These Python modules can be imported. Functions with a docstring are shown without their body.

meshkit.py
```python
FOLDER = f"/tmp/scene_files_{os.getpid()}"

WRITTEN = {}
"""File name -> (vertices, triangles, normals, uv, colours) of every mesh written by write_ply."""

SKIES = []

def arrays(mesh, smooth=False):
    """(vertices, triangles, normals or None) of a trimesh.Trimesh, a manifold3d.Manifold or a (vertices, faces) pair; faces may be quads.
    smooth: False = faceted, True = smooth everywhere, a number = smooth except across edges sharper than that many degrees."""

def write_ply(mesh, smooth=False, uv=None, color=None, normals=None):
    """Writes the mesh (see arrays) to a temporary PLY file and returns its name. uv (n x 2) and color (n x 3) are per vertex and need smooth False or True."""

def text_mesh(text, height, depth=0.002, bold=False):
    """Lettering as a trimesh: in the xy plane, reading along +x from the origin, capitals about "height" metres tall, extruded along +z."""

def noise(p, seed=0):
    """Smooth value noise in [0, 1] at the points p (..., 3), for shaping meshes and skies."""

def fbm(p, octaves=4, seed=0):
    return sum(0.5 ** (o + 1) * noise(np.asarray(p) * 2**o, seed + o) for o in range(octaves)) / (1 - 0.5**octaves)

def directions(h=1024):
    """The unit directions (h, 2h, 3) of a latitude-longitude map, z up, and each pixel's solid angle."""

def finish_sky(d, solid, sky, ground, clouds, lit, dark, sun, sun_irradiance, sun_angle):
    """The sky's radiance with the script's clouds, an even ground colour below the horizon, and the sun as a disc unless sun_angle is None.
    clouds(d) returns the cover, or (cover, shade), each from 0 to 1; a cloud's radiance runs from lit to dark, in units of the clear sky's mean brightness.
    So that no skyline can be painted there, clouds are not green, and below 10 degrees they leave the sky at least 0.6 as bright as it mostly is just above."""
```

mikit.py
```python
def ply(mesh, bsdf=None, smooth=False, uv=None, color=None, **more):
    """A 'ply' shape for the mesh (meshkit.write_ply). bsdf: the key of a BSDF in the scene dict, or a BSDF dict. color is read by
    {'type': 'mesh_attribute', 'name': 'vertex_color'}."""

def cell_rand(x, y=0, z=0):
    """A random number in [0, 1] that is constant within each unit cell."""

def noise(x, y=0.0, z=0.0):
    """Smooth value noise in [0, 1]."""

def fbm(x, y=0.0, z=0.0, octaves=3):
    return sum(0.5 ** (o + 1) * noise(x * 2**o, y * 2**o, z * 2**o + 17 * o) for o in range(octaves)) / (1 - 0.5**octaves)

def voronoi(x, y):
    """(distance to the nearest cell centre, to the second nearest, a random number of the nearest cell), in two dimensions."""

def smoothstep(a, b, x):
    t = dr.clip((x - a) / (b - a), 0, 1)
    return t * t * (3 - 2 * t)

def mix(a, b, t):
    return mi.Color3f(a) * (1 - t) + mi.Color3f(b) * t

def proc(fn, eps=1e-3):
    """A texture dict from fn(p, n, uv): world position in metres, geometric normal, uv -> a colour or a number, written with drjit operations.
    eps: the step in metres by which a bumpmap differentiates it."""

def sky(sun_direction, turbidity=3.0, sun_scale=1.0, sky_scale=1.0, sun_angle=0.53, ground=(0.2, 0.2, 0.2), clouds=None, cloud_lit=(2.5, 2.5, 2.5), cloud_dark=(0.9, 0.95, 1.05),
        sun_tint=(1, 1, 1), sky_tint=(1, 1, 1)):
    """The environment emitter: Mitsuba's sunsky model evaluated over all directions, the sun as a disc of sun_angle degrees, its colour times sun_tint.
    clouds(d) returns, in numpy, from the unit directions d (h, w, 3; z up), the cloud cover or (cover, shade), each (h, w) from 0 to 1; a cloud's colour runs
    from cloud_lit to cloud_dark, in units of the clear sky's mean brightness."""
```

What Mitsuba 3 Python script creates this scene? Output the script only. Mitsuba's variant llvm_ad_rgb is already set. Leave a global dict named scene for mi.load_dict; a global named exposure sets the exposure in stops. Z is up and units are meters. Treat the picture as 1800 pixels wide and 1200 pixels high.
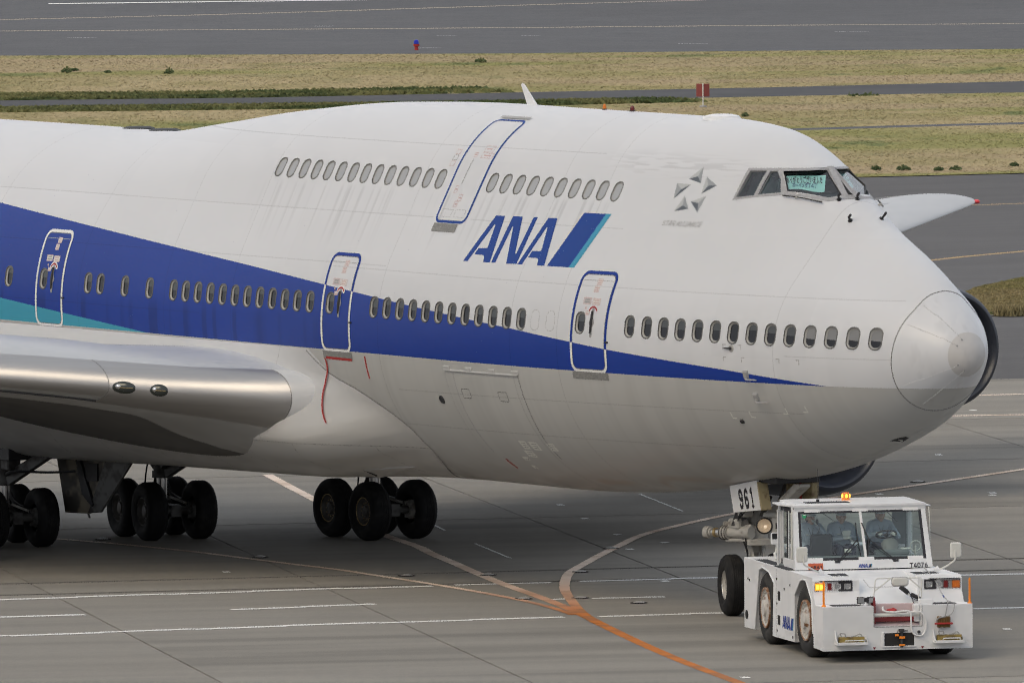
import math
import numpy as np, trimesh, shapely, manifold3d, drjit as dr
import mitsuba as mi, mikit, meshkit
from mikit import proc, noise, fbm, smoothstep, mix, cell_rand
from manifold3d import Manifold, Mesh as MMesh
from shapely.geometry import Polygon, LineString, Point, box as sbox
from scipy.interpolate import PchipInterpolator
from scipy.ndimage import map_coordinates
from scipy.spatial import cKDTree

scene, labels = {}, {}
T4 = mi.ScalarTransform4f
RNG = np.random.default_rng(747)

# ------------------------------------------------------------------ camera, sky, exposure
CAM = np.array([-245.8323, 159.6006, 22.2634])
FWD = np.array([0.853442, -0.518163, -0.056071])
UPV = np.array([0.04312, -0.037015, 0.998384])
scene['camera'] = {'type': 'perspective', 'fov': 3.83814, 'fov_axis': 'x', 'near_clip': 1.0, 'far_clip': 4000.0,
                   'to_world': T4().look_at(origin=CAM.tolist(), target=(CAM + 100 * FWD).tolist(), up=UPV.tolist())}
SUN = [-0.30, 0.72, 0.62]
scene['sky'] = mikit.sky(SUN, turbidity=3, sun_scale=0.13, sun_angle=35, clouds=lambda d: 1.0, cloud_lit=(.99, 1.04, 1.13), sun_tint=(.98, 1, 1.02), ground=(.2, .2, .19))
exposure = 2.78

# ------------------------------------------------------------------ scene helpers
def tag(key, label=None, cat=None, group=None, kind=None):
    d = labels.setdefault(key, {})
    for k, v in (('label', label), ('category', cat), ('group', group), ('kind', kind)):
        if v: d[k] = v
    return key
USED = set()
def key_for(name):
    if name not in USED:
        USED.add(name); return name
    i = 1
    while f'{name}_{i:03d}' in USED: i += 1
    k = f'{name}_{i:03d}'; USED.add(k); return k
def add(name, mesh, bsdf, smooth=False, to_world=None, normals=None, **more):
    """one entry; name may hold __ ; a taken name gets a number"""
    k = key_for(name)
    if isinstance(mesh, dict): d = {**mesh}
    elif normals is not None:
        path = meshkit.write_ply(mesh, False, normals=normals)
        d = {'type': 'ply', 'filename': path, 'face_normals': False}
    else: d = mikit.ply(mesh, None, smooth=smooth)
    d['bsdf'] = {'type': 'ref', 'id': bsdf}
    if to_world is not None: d['to_world'] = to_world
    d.update(more)
    scene[k] = d
    return k
def cat(*ms):
    ms = [m for m in ms if m is not None]
    return trimesh.util.concatenate(ms) if len(ms) > 1 else ms[0]
def TM(m): return trimesh.Trimesh(np.asarray(m.to_mesh().vert_properties[:, :3], float), np.asarray(m.to_mesh().tri_verts), process=False)
def cbox(x0, x1, y0, y1, z0, z1, c=.012):
    """chamfered box"""
    x0, x1 = sorted((x0, x1)); y0, y1 = sorted((y0, y1)); z0, z1 = sorted((z0, z1))
    c = min(c, (x1 - x0) * .3, (y1 - y0) * .3, (z1 - z0) * .3)
    P = []
    for i in (0, 1):
        for j in (0, 1):
            for k in (0, 1):
                X, Y, Z = (x0, x1)[i], (y0, y1)[j], (z0, z1)[k]
                a, b, d = (1, -1)[i] * c, (1, -1)[j] * c, (1, -1)[k] * c
                P += [(X, Y + b, Z + d), (X + a, Y, Z + d), (X + a, Y + b, Z)]
    return TM(Manifold.hull_points(np.array(P, float)))
def hull(P): return TM(Manifold.hull_points(np.asarray(P, float)))
def tube(path, r, n=8, closed=False):
    """round tube along a polyline, radius number or list"""
    P = np.asarray(path, float); m = len(P)
    rr = np.broadcast_to(np.asarray(r, float), m)
    tan = np.gradient(P, axis=0); tan /= np.maximum(np.linalg.norm(tan, axis=1)[:, None], 1e-9)
    ref = np.array([0, 0, 1.]) if abs(tan[0, 2]) < .9 else np.array([1., 0, 0])
    u = np.cross(tan[0], ref); u /= np.linalg.norm(u)
    V = []; a = np.linspace(0, 2 * np.pi, n, endpoint=False)
    for i in range(m):
        u = u - tan[i] * (u @ tan[i]); u /= np.linalg.norm(u); w = np.cross(tan[i], u)
        V.append(P[i] + rr[i] * (np.cos(a)[:, None] * u + np.sin(a)[:, None] * w))
    V = np.concatenate(V + [P[:1], P[-1:]]); F = []
    for i in range(m - 1):
        for j in range(n):
            p, q = i * n + j, i * n + (j + 1) % n
            F += [(p, q, q + n), (p, q + n, p + n)]
    for j in range(n):
        F += [(m * n, (j + 1) % n, j), (m * n + 1, (m - 1) * n + j, (m - 1) * n + (j + 1) % n)]
    return trimesh.Trimesh(V, F, process=False)
def spline(P, n=24):
    P = np.asarray(P, float); P = P[np.r_[True, np.linalg.norm(np.diff(P, axis=0), axis=1) > 1e-6]]; t = np.r_[0, np.cumsum(np.linalg.norm(np.diff(P, axis=0), axis=1))]
    f = PchipInterpolator(t, P, axis=0) if len(P) > 2 else None
    tt = np.linspace(0, t[-1], n)
    return f(tt) if f is not None else P[0] + (P[1] - P[0]) * (tt / t[-1])[:, None]
def cyl(p0, p1, r, n=20, r1=None):
    return tube([p0, p1], [r, r if r1 is None else r1], n)
def lathe(prof, n=40, axis='y'):
    """prof: (radius, height) list revolved about an axis through the origin"""
    prof = np.asarray(prof, float); a = np.linspace(0, 2 * np.pi, n, endpoint=False); m = len(prof)
    V = np.stack([prof[:, None, 0] * np.cos(a), prof[:, None, 0] * np.sin(a), np.broadcast_to(prof[:, 1:2], (m, n))], -1).reshape(-1, 3)
    i, j = np.meshgrid(np.arange(m - 1), np.arange(n), indexing='ij')
    p, q = (i * n + j).ravel(), (i * n + (j + 1) % n).ravel()
    F = np.concatenate([np.stack([p, q, q + n], 1), np.stack([p, q + n, p + n], 1)])
    if axis == 'y': V = V[:, [1, 2, 0]]
    elif axis == 'x': V = V[:, [2, 0, 1]]
    return trimesh.Trimesh(V, F, process=False)
def extr(poly, h0, h1, plane='xz'):
    """extrude a shapely polygon lying in a plane between two values of the third axis"""
    m = cat(*[trimesh.creation.extrude_polygon(g, h1 - h0, engine='earcut') for g in getattr(poly, 'geoms', [poly]) if g.area > 1e-9])
    V = m.vertices.copy(); V[:, 2] += h0
    m = trimesh.Trimesh({'xy': V, 'xz': V[:, [0, 2, 1]] * 1.0, 'yz': V[:, [2, 0, 1]]}[plane], m.faces[:, ::-1] if plane == 'xz' else m.faces, process=False)
    return m
def rrect(w, h, r, n=6):
    P = []
    for cx, cy, a0 in ((w / 2 - r, h / 2 - r, 0), (-w / 2 + r, h / 2 - r, 90), (-w / 2 + r, -h / 2 + r, 180), (w / 2 - r, -h / 2 + r, 270)):
        for a in np.radians(np.linspace(a0, a0 + 90, n)): P.append((cx + r * np.cos(a), cy + r * np.sin(a)))
    return np.array(P)
def moved(m, M):
    m = m.copy(); m.apply_transform(M); return m
def frame4(o, u, v, w):
    M = np.eye(4); M[:3, 0], M[:3, 1], M[:3, 2], M[:3, 3] = u, v, w, o; return M
def rotz(deg):
    a = math.radians(deg); M = np.eye(4); M[:2, :2] = [[math.cos(a), -math.sin(a)], [math.sin(a), math.cos(a)]]; return M
def tr(x, y, z): M = np.eye(4); M[:3, 3] = (x, y, z); return M

# ------------------------------------------------------------------ materials
def pbr(name, col, rough=.5, metal=0., spec=.5, **more):
    c = col if isinstance(col, dict) else {'type': 'rgb', 'value': list(col)}
    ro = rough if isinstance(rough, dict) else float(rough)
    scene[name] = {'type': 'twosided', 'bsdf': {'type': 'principled', 'base_color': c, 'roughness': ro, 'metallic': metal, 'specular': spec, **more}}
pbr('m_black', (.012, .012, .014), .45)
pbr('m_dark', (.03, .031, .034), .5)
pbr('m_gasket', (.13, .13, .125), .6)
pbr('m_frame', (.36, .355, .34), .4)
pbr('m_pane', (.016, .017, .02), .10)
pbr('m_panetop', (.07, .077, .081), .22)
pbr('m_shade_light', (.37, .385, .40), .4)
pbr('m_shade_mid', (.21, .215, .22), .3)
pbr('m_blue', (.007, .035, .25), .38, spec=.25)
pbr('m_bluelogo', (.011, .050, .26), .4, spec=.25)
pbr('m_turq', (.035, .27, .42), .35)
pbr('m_bandwhite', (.72, .72, .72), .4)
pbr('m_red', (.38, .025, .02), .45)
pbr('m_palered', (.56, .40, .39), .5)
pbr('m_placard', (.62, .62, .58), .5)
pbr('m_placard_dim', (.50, .46, .45), .5)
pbr('m_seam', (.16, .16, .16), .6)
pbr('m_seam_soft', (.36, .36, .36), .6)
pbr('m_star_l', (.44, .455, .46), .4)
pbr('m_star_m', (.30, .32, .335), .4)
pbr('m_star_d', (.10, .115, .135), .4)
pbr('m_textgrey', (.30, .30, .30), .5)
pbr('m_sill', proc(lambda p, n, uv: mix((.17, .17, .165), (.25, .25, .24), noise(p.x * 30, p.y * 30, p.z * 30))), .7)
pbr('m_cpframe', proc(lambda p, n, uv: mix((.30, .30, .31), (.40, .40, .41), noise(p.x * 40, p.y * 40, p.z * 40))), .45)
pbr('m_white', (.74, .75, .76), .35)
pbr('m_grey', (.3, .3, .3), .5)
pbr('m_metal', (.62, .6, .57), .28, .9)
pbr('m_chrome', (.8, .8, .8), .08, 1.)
pbr('m_gear', proc(lambda p, n, uv: mix((.42, .41, .38), (.2, .18, .15), smoothstep(.5, .8, fbm(p.x * 6, p.y * 6, p.z * 6)))), .5)
pbr('m_geardark', proc(lambda p, n, uv: mix((.10, .10, .095), (.035, .03, .028), smoothstep(.35, .7, fbm(p.x * 5, p.y * 5, p.z * 5)))), .55)
pbr('m_primer', proc(lambda p, n, uv: mix((.36, .30, .17), (.16, .11, .06), smoothstep(.45, .8, fbm(p.x * 9, p.y * 9, p.z * 7)))), .6)
pbr('m_gold', (.45, .33, .16), .35, .6)
pbr('m_rim', proc(lambda p, n, uv: mix((.16, .15, .14), (.05, .045, .04), fbm(p.x * 9, p.y * 9, p.z * 9))), .5)
pbr('m_tyre', proc(lambda p, n, uv: mix((.010, .010, .011), (.022, .021, .020), smoothstep(.4, .8, fbm(p.x * 7, p.y * 7, p.z * 7)))), .75, spec=.35)
pbr('m_orange', (.62, .17, .02), .45)
scene['m_glass'] = {'type': 'thindielectric', 'int_ior': 1.5}
scene['m_cabglass'] = {'type': 'thindielectric', 'int_ior': 1.5, 'specular_transmittance': {'type': 'rgb', 'value': [.88, .97, .955]}}
scene['m_cockpitglass'] = {'type': 'thindielectric', 'int_ior': 1.52, 'specular_transmittance': {'type': 'rgb', 'value': [.62, .78, .78]}}
# ------------------------------------------------------------------ ground
def flat(poly, z, dens=None):
    poly = poly if hasattr(poly, 'geoms') else shapely.MultiPolygon([poly])
    ms = []
    for g in poly.geoms:
        if g.area < 1e-9: continue
        v, f = trimesh.creation.triangulate_polygon(g, engine='earcut')
        v = np.c_[v, np.full(len(v), z)]
        m = trimesh.Trimesh(v, f, process=False)
        if m.face_normals[:, 2].sum() < 0: m = trimesh.Trimesh(v, m.faces[:, ::-1], process=False)
        ms.append(m)
    return cat(*ms)
def ribbon(pts, w, n=None):
    P = np.asarray(pts, float)
    P = spline(P, n or max(2, len(P) * 8)) if len(P) > 2 else P
    return LineString(P).buffer(w / 2, cap_style='flat', join_style='round')
E1 = np.array([-.928, .371]); E1 /= np.linalg.norm(E1); E2 = np.array([-E1[1] * 1.0, E1[0] * 1.0])   # apron grid: E1 runs towards the viewer
E2 = np.array([-.3226, -.9465]); E2 /= np.linalg.norm(E2)
def gcoord(p): return p.x * float(E1[0]) + p.y * float(E1[1]), p.x * float(E2[0]) + p.y * float(E2[1])
def concrete(shift, tone):
    def fn(p, n, uv):
        t, s = gcoord(p)
        big = fbm(t * .12 + shift, s * .05, 3.)
        streak = fbm(t * .9 + shift, s * .12, 7., octaves=4)
        fine = noise(t * 9, s * 9, 1.)
        grain = noise(p.x * 45, p.y * 45, 2.)
        v = (.72 + .22 * big + .30 * streak + .05 * fine + .10 * (grain - .5)) * tone
        dark = smoothstep(.60, .85, fbm(t * .5 + 9, s * .035 + shift, 4., octaves=3))
        v = v * (1 - .22 * dark)
        return mix((.214, .202, .180), (.190, .181, .164), big) * v
    return fn
for i in range(4): pbr(f'm_concrete_{i}', proc(concrete(i * 13.7, (1.0, .955, 1.04, .985)[i])), .8, spec=.3)
pbr('m_joint', (.035, .033, .03), .9)
def asphalt(p, n, uv):
    v = .8 + .25 * fbm(p.x * .06, p.y * .06, 1.) + .14 * fbm(p.x * 1.5, p.y * .35, 2.) + .12 * (noise(p.x * 30, p.y * 30, 3.) - .5)
    return mi.Color3f(.098, .098, .102) * v
pbr('m_asphalt', proc(asphalt), .85, spec=.3)
def asphalt2(p, n, uv):
    v = .8 + .2 * fbm(p.x * .05, p.y * .05, 5.) + .18 * (noise(p.x * 12, p.y * 12, 3.) - .5) + .14 * fbm(p.x * .8, p.y * .8, 2.)
    return mi.Color3f(.098, .101, .109) * v
pbr('m_runway', proc(asphalt2), .85, spec=.3)
def linepaint(a, b, wear):
    def fn(p, n, uv):
        w = smoothstep(.48, .72, fbm(p.x * 2.2, p.y * 2.2, 1., octaves=4))
        return mix(a, b, w * wear)
    return fn
pbr('m_linewhite', proc(linepaint((.66, .66, .65), (.48, .48, .47), .4)), .7)
pbr('m_lineyellow', proc(linepaint((.40, .26, .12), (.30, .21, .13), .8)), .7)
pbr('m_lineold', proc(linepaint((.34, .29, .23), (.24, .21, .18), .8)), .7)
pbr('m_linefaint', proc(linepaint((.26, .26, .27), (.17, .17, .18), 1.)), .7)
def guide(p, n, uv):
    # fresh yellow-orange towards the viewer, an old pale coat further off
    far = smoothstep(9., 21., p.x - 1.1 * p.y * 0)
    w = smoothstep(.42, .7, fbm(p.x * 1.6, p.y * 1.6, 1., octaves=4))
    new = mix((.42, .135, .025), (.30, .12, .045), w)
    old = mix((.68, .57, .48), (.54, .42, .33), w)
    rub = smoothstep(.50, .62, fbm(p.x * .22 + 3, p.y * .22, 6., octaves=3))
    old = old * (1 - .35 * rub) + mi.Color3f(.20, .085, .035) * .35 * rub
    return new * (1 - far) + old * far
pbr('m_guide', proc(guide), .7)

# the base sheet
S0 = 2600.
add('ground', trimesh.Trimesh([(-S0, -S0, -.03), (S0, -S0, -.03), (S0, S0, -.03), (-S0, S0, -.03)], [(0, 1, 2), (0, 2, 3)], process=False), 'm_asphalt')
tag('ground', 'dark worn asphalt taxiway behind the airliner', kind='structure')

# concrete apron of slabs on a dark bed that shows in the joints
def AB(a, b): return a * E1 + b * E2
edge_line = (np.array([71.44, -42.87]), np.array([70.09, -47.02]))
bed = Polygon([AB(-82.4, -120), AB(-82.4, 120), AB(80, 120), AB(80, -120)])
add('apron', flat(bed, -.02), 'm_joint')
tag('apron', 'grey concrete apron of large slabs under the airliner and the tug', kind='structure')
acut = [-82.4, -67., -52.3, -36.75, -21.1, -17.95, 9., 40., 70.]
bcut = [-110., -75., -53., -38., -30.6, -23.1, -15.6, -10.0, -2.57, 4.95, 12.5, 20., 27.5, 35., 42.5, 50., 75., 110.]
for i in range(len(acut) - 1):
    for j in range(len(bcut) - 1):
        g = .05
        g0, g1 = (.15 if i in (4, 5) else .05), (.15 if i in (3, 4) else .05)
        q = [AB(acut[i] + g0, bcut[j] + .018), AB(acut[i + 1] - g1, bcut[j] + .018), AB(acut[i + 1] - g1, bcut[j + 1] - .018), AB(acut[i] + g0, bcut[j + 1] - .018)]
        V = [(x, y, 0) for x, y in q] + [(x, y, -.019) for x, y in q]
        F = [(0, 2, 1), (0, 3, 2)] + [f for k in range(4) for f in ((k, (k + 1) % 4, (k + 1) % 4 + 4), (k, (k + 1) % 4 + 4, k + 4))]
        m = trimesh.Trimesh(V, F, process=False)
        if m.face_normals[0][2] < 0: m.invert()
        add('apron__slab', m, f'm_concrete_{(i * 5 + j * 3 + (i * j) % 2) % 4}')

# painted lines on the apron
LW = .27
W1 = [[[20.96, 9.7], [20.8, 9.17]], [[20.76, 9.2], [20.47, 7.17], [20.11, 5.13], [19.74, 4.24], [19.32, 2.7]], [[19.32, 2.7], [18.76, 0.9]], [[18.75, 0.38], [18.12, -1.52]], [[18.03, -2.15], [17.39, -4.22], [14.12, -10.37]]]
W1 = [[[23.5, 17.], [20.96, 9.7], [19.32, 2.7], [18.76, .9]], [[18.75, 0.38], [18.12, -1.52]], [[18.03, -2.15], [17.08, -5.12], [14.43, -9.47], [14.12, -10.37], [11., -20.]]]
W2 = [[[18., 16.], [16.39, 10.35]], [[15.72, 7.4], [15.15, 4.38]], [[14.08, 1.05], [14.05, 0.6]], [[13.82, 0.15], [13.31, -1.24]]]
W3 = [[[13.3, 18.], [12.08, 12.66], [11.3, 8.66], [10.56, 5.73], [9.8, 3.25]], [[9.56, 2.62], [9.16, 0.91], [8.6, .2], [6.72, -4.35], [6.36, -5.29], [3., -15.]]]
lines = []
for grp in (W1, W2, W3):
    for seg in grp:
        # painted in short lengths that do not quite meet
        L = LineString(seg); n = max(1, int(round(L.length / 1.95)))
        for k in range(n):
            a, b = np.array(L.interpolate(k / n, True).coords[0]), np.array(L.interpolate((k + 1) / n, True).coords[0])
            d = (b - a) / np.linalg.norm(b - a); nn = np.array([-d[1], d[0]]) * (.05 if k % 2 else -.05)
            lines.append(LineString([a + nn, b + nn]).buffer(LW / 2 * (1.0 if k % 3 else .9), cap_style='flat'))
add('apron__stand_line', flat(shapely.union_all(lines), .005), 'm_linewhite')
thin = [[[39.97, -17.18], [34.62, -14.96]], [[35.0, -8.79], [32.64, -7.76]], [[28.79, -6.18], [24.6, -4.5]]]
add('apron__stand_line', flat(shapely.union_all([ribbon(t, .06) for t in thin]), .005), 'm_linewhite')
Y_main = [[50.94, -14.1], [47.98, -12.8], [43.27, -10.76], [31.56, -5.76], [28.82, -4.78], [26.67, -3.86], [23.97, -2.78], [21.86, -1.92], [18.99, -0.77], [14.08, 1.05], [10.62, 2.42], [7.07, 3.95], [2.68, 5.8], [-1.17, 7.35], [-6.29, 9.29], [-18., 13.8]]
Y_left = [[48., 1.5], [39.5, .8], [35.35, 0.03], [32.86, -0.2], [30.6, -0.25], [27.9, -0.12], [25.83, -0.02], [23.79, 0.06], [22.58, 0.22], [19.73, 0.58], [16.73, 1.05], [13.61, 1.7], [10.26, 2.78]]
Y_right = [[55., -48.], [48., -38.5], [41.53, -28.32], [38.74, -23.9], [35.71, -19.1], [33.14, -15.34], [30.94, -12.67], [28.84, -10.4], [25.93, -7.91], [24.2, -6.47], [22.08, -4.75], [20.12, -3.2], [18.33, -2.0], [16.06, -0.6], [13.32, 0.92], [10.57, 2.37], [8.03, 3.58]]
add('apron__guide_line', flat(ribbon(Y_main, .24), .006), 'm_guide')
add('apron__guide_line', flat(ribbon(Y_left, .17), .0095), 'm_guide')
add('apron__guide_line', flat(ribbon(Y_right, .21), .013), 'm_guide')
for pts in ([[65.77, -42.37], [62., -52.]], [[59.16, -37.67], [54., -49.]]):
    P = np.array(pts); P[0] += (P[0] - P[1]) * 1.5
    add('apron__edge_line', flat(ribbon(P, .28), .006), 'm_guide')
small = [[38.04, -13.95], [33.95, -12.06], [29.27, -9.98], [24.8, 2.2], [25.27, -7.83], [26.56, -9.49], [16.93, -3.52], [35.39, -18.37], [36.61, -21.29], [35.34, -23.44], [47.15, -29.67], [60.63, -39.36], [34.71, -23.03], [1.81, -1.92], [-5.21, 8.49]]
md = flat(Polygon([tuple(a * E2 + b * E1) for a, b in ((-.08, -.16), (.08, -.16), (.08, .16), (-.08, .16))]), .005)
for x, y in small: add('apron__dash_mark', moved(md, tr(x, y, 0)), 'm_linewhite')
# flush lights let into the pavement along the guide lines
fix = [[28.05, -0.51], [21.49, -0.13], [20.61, -1.55], [20.19, -3.5], [14.49, 1.33], [13.96, 0.33], [12.1, 0.1], [25.65, -7.6], [39.39, -24.1], [34.8, -0.6]]
fl = cat(lathe([(0, .022), (.07, .022), (.11, .014), (.125, .0)], 20, 'z'), cbox(-.03, .03, -.06, .06, .018, .034, .008))
FLL = ['flush guide light on the left guide line, in front of the middle landing gear', 'flush guide light below the left guide line, right of the wing shadow', 'flush guide light between the two pale guide lines, above the white stand line', 'flush guide light above the white stand line, nearest the start of the right-hand curve', 'flush guide light just above where the two left guide lines come together', 'flush guide light between the middle line and the right-hand curve', 'flush guide light right of the junction of the three guide lines', 'flush guide light inside the upper part of the right-hand guide curve', 'flush guide light far along the right-hand guide line, right of the nose', 'flush guide light on the left guide line, beside the leftmost landing gear']
for n_, (x, y) in enumerate(fix):
    k = key_for('flush_light'); add(k + '__body', moved(fl, tr(x, y, .013)), 'm_frame')
    add(k + '__ring', moved(lathe([(.125, .005), (.17, .005), (.18, .0), (.125, 0.)], 20, 'z'), tr(x, y, .013)), 'm_joint')
    tag(k, FLL[n_], 'light', 'flush guide lights in the apron')

# ------------------------------------------------------------------ grass, roads and runway beyond
def grass_col(p, n, uv):
    # r runs along the mowing, d across it
    r, d = p.x * -.518 + p.y * -.855, p.x * .855 - p.y * .518
    big = fbm(r * .035, d * .05, 1.)
    mid = fbm(r * .5, d * .22, 2., octaves=4)
    fine = noise(p.x * 5, p.y * 5, 3.)
    c = mix((.345, .286, .168), (.280, .240, .126), smoothstep(.3, .7, mid))
    stripe = smoothstep(.42, .68, fbm(r * .05 + 5, d * .16, 4., octaves=4))
    c = mix(c, (.205, .215, .075), stripe * .7)
    spot = smoothstep(.60, .74, fbm(r * .55 + 9, d * .30, 8., octaves=4))
    c = mix(c, (.115, .145, .062), spot * .55 * (.35 + stripe))
    bare = smoothstep(.58, .75, fbm(r * .06 + 2, d * .12, 6., octaves=3))
    c = mix(c, (.33, .262, .17), bare * .7)
    return c * (.80 + .13 * fine)
pbr('m_grass', proc(grass_col), .9, spec=.1)
def tall_col(p, n, uv):
    f = fbm(p.x * .5, p.y * .5, p.z * 2.)
    return mix((.085, .115, .05), (.20, .20, .09), smoothstep(.3, .75, f))
pbr('m_tallgrass', proc(tall_col), .85, spec=.15)
pbr('m_bush', proc(lambda p, n, uv: mix((.05, .085, .04), (.13, .165, .075), noise(p.x * 3, p.y * 3, p.z * 4))), .8, spec=.2)

def ext(P, a=60, b=60):
    P = np.asarray(P, float); d0 = P[0] - P[1]; d1 = P[-1] - P[-2]
    return np.vstack([P[0] + d0 / np.linalg.norm(d0) * a, P, P[-1] + d1 / np.linalg.norm(d1) * b])
near_edge = ext([[180.5, -78.], [172.5, -91.], [165.99, -103.27], [164.57, -108.86]], 90, 90)
road_lo = ext([[232.55, -109.42], [226.81, -120.27], [224.15, -125.84], [222.48, -133.26], [220.97, -138.39], [218.29, -144.03]], 90, 90)
road_up = ext([[238.78, -112.93], [234.32, -121.11], [231.63, -130.38], [228.91, -139.74], [227.06, -149.77]], 90, 90)
rw_edge = ext([[277.21, -134.56], [264.55, -150.4], [258.97, -160.02], [254.0, -167.4]], 120, 120)
field = Polygon(np.vstack([near_edge, rw_edge[::-1]]))
if not field.is_valid: field = field.buffer(0)
add('grass_field', flat(field, -.005), 'm_grass')
tag('grass_field', 'dry yellow-green grass field between the taxiway and the runway', kind='structure')
road = Polygon(np.vstack([road_lo, road_up[::-1]]))
pbr('m_roaddark', proc(lambda p, n, uv: mi.Color3f(.072, .074, .080) * (.85 + .3 * fbm(p.x * .3, p.y * .3, 1.))), .85, spec=.3)
add('service_road', flat(road, .004), 'm_roaddark')
tag('service_road', 'narrow dark asphalt road crossing the grass field', kind='structure')
ditch = ribbon([[201., -113.], [197.5, -120.85], [196.95, -125.37], [196.14, -129.53], [193., -140.]], 1.5)
add('path', flat(ditch, .004), 'm_runway')
tag('path', 'thin paved strip in the grass in front of the service road', kind='structure')
rw_far = rw_edge + np.array([400., -220.])
add('runway', flat(Polygon(np.vstack([rw_edge, rw_far[::-1]])), -.012), 'm_runway')
tag('runway', 'wide blue-grey asphalt runway at the top of the view', kind='structure')
for pts in ([[312.51, -154.43], [311.02, -165.99], [311.32, -178.82], [311.01, -188.66]], [[300.8, -147.84], [288.59, -165.01], [283.05, -173.91], [276.98, -182.45]]):
    add('runway__yellow_line', flat(ribbon(ext(pts, 30, 30), .55), .0), 'm_lineold')
add('runway__white_line', flat(ribbon(ext([[328.19, -165.66], [322.28, -178.0]], 0, 40), 1.0), .0), 'm_linewhite')
for x, y, l in ((292., -146., 3.), (283., -158., 2.2), (280.5, -160.5, 2.), (275., -172., 3.5), (268.5, -160.5, 3.), (272., -150.5, 2.6), (296., -160., 2.)):
    l *= .4; add('runway__worn_mark', flat(ribbon([[x, y], [x - .5 * l, y - .85 * l]], .35), .0), 'm_linefaint')
# taxiway lines and the grass island at the right
for pts in ([[150.5, -88.], [147.85, -96.14], [147.77, -97.86], [146., -106.]], [[117., -69.], [120.83, -77.02], [122.0, -79.04], [123.34, -81.87], [127., -90.]]):
    add('ground__taxi_line', flat(ribbon(pts, .28), -.024), 'm_lineyellow')
island = Polygon([[92., -56.], [95.3, -59.], [101., -63.5], [105.09, -67.88], [107.51, -70.01], [110.95, -73.76], [117., -81.], [112., -92.], [98., -80.], [94.5, -64.5], [93.8, -61.5]])
island = Polygon([[98.5, -62.2], [101., -63.8], [105.09, -67.88], [107.51, -70.01], [110.95, -73.76], [117., -81.], [110., -92.], [96., -70.], [94.89, -63.25], [95.62, -62.3], [96.5, -61.6]])
add('grass_island', flat(island, -.012), 'm_grass')
tag('grass_island', 'patch of rough grass at the right edge behind the nose', kind='structure')
kerb = ribbon([[97., -60.5], [95.89, -62.09], [94.6, -63.6], [92., -66.]], .35)
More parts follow.
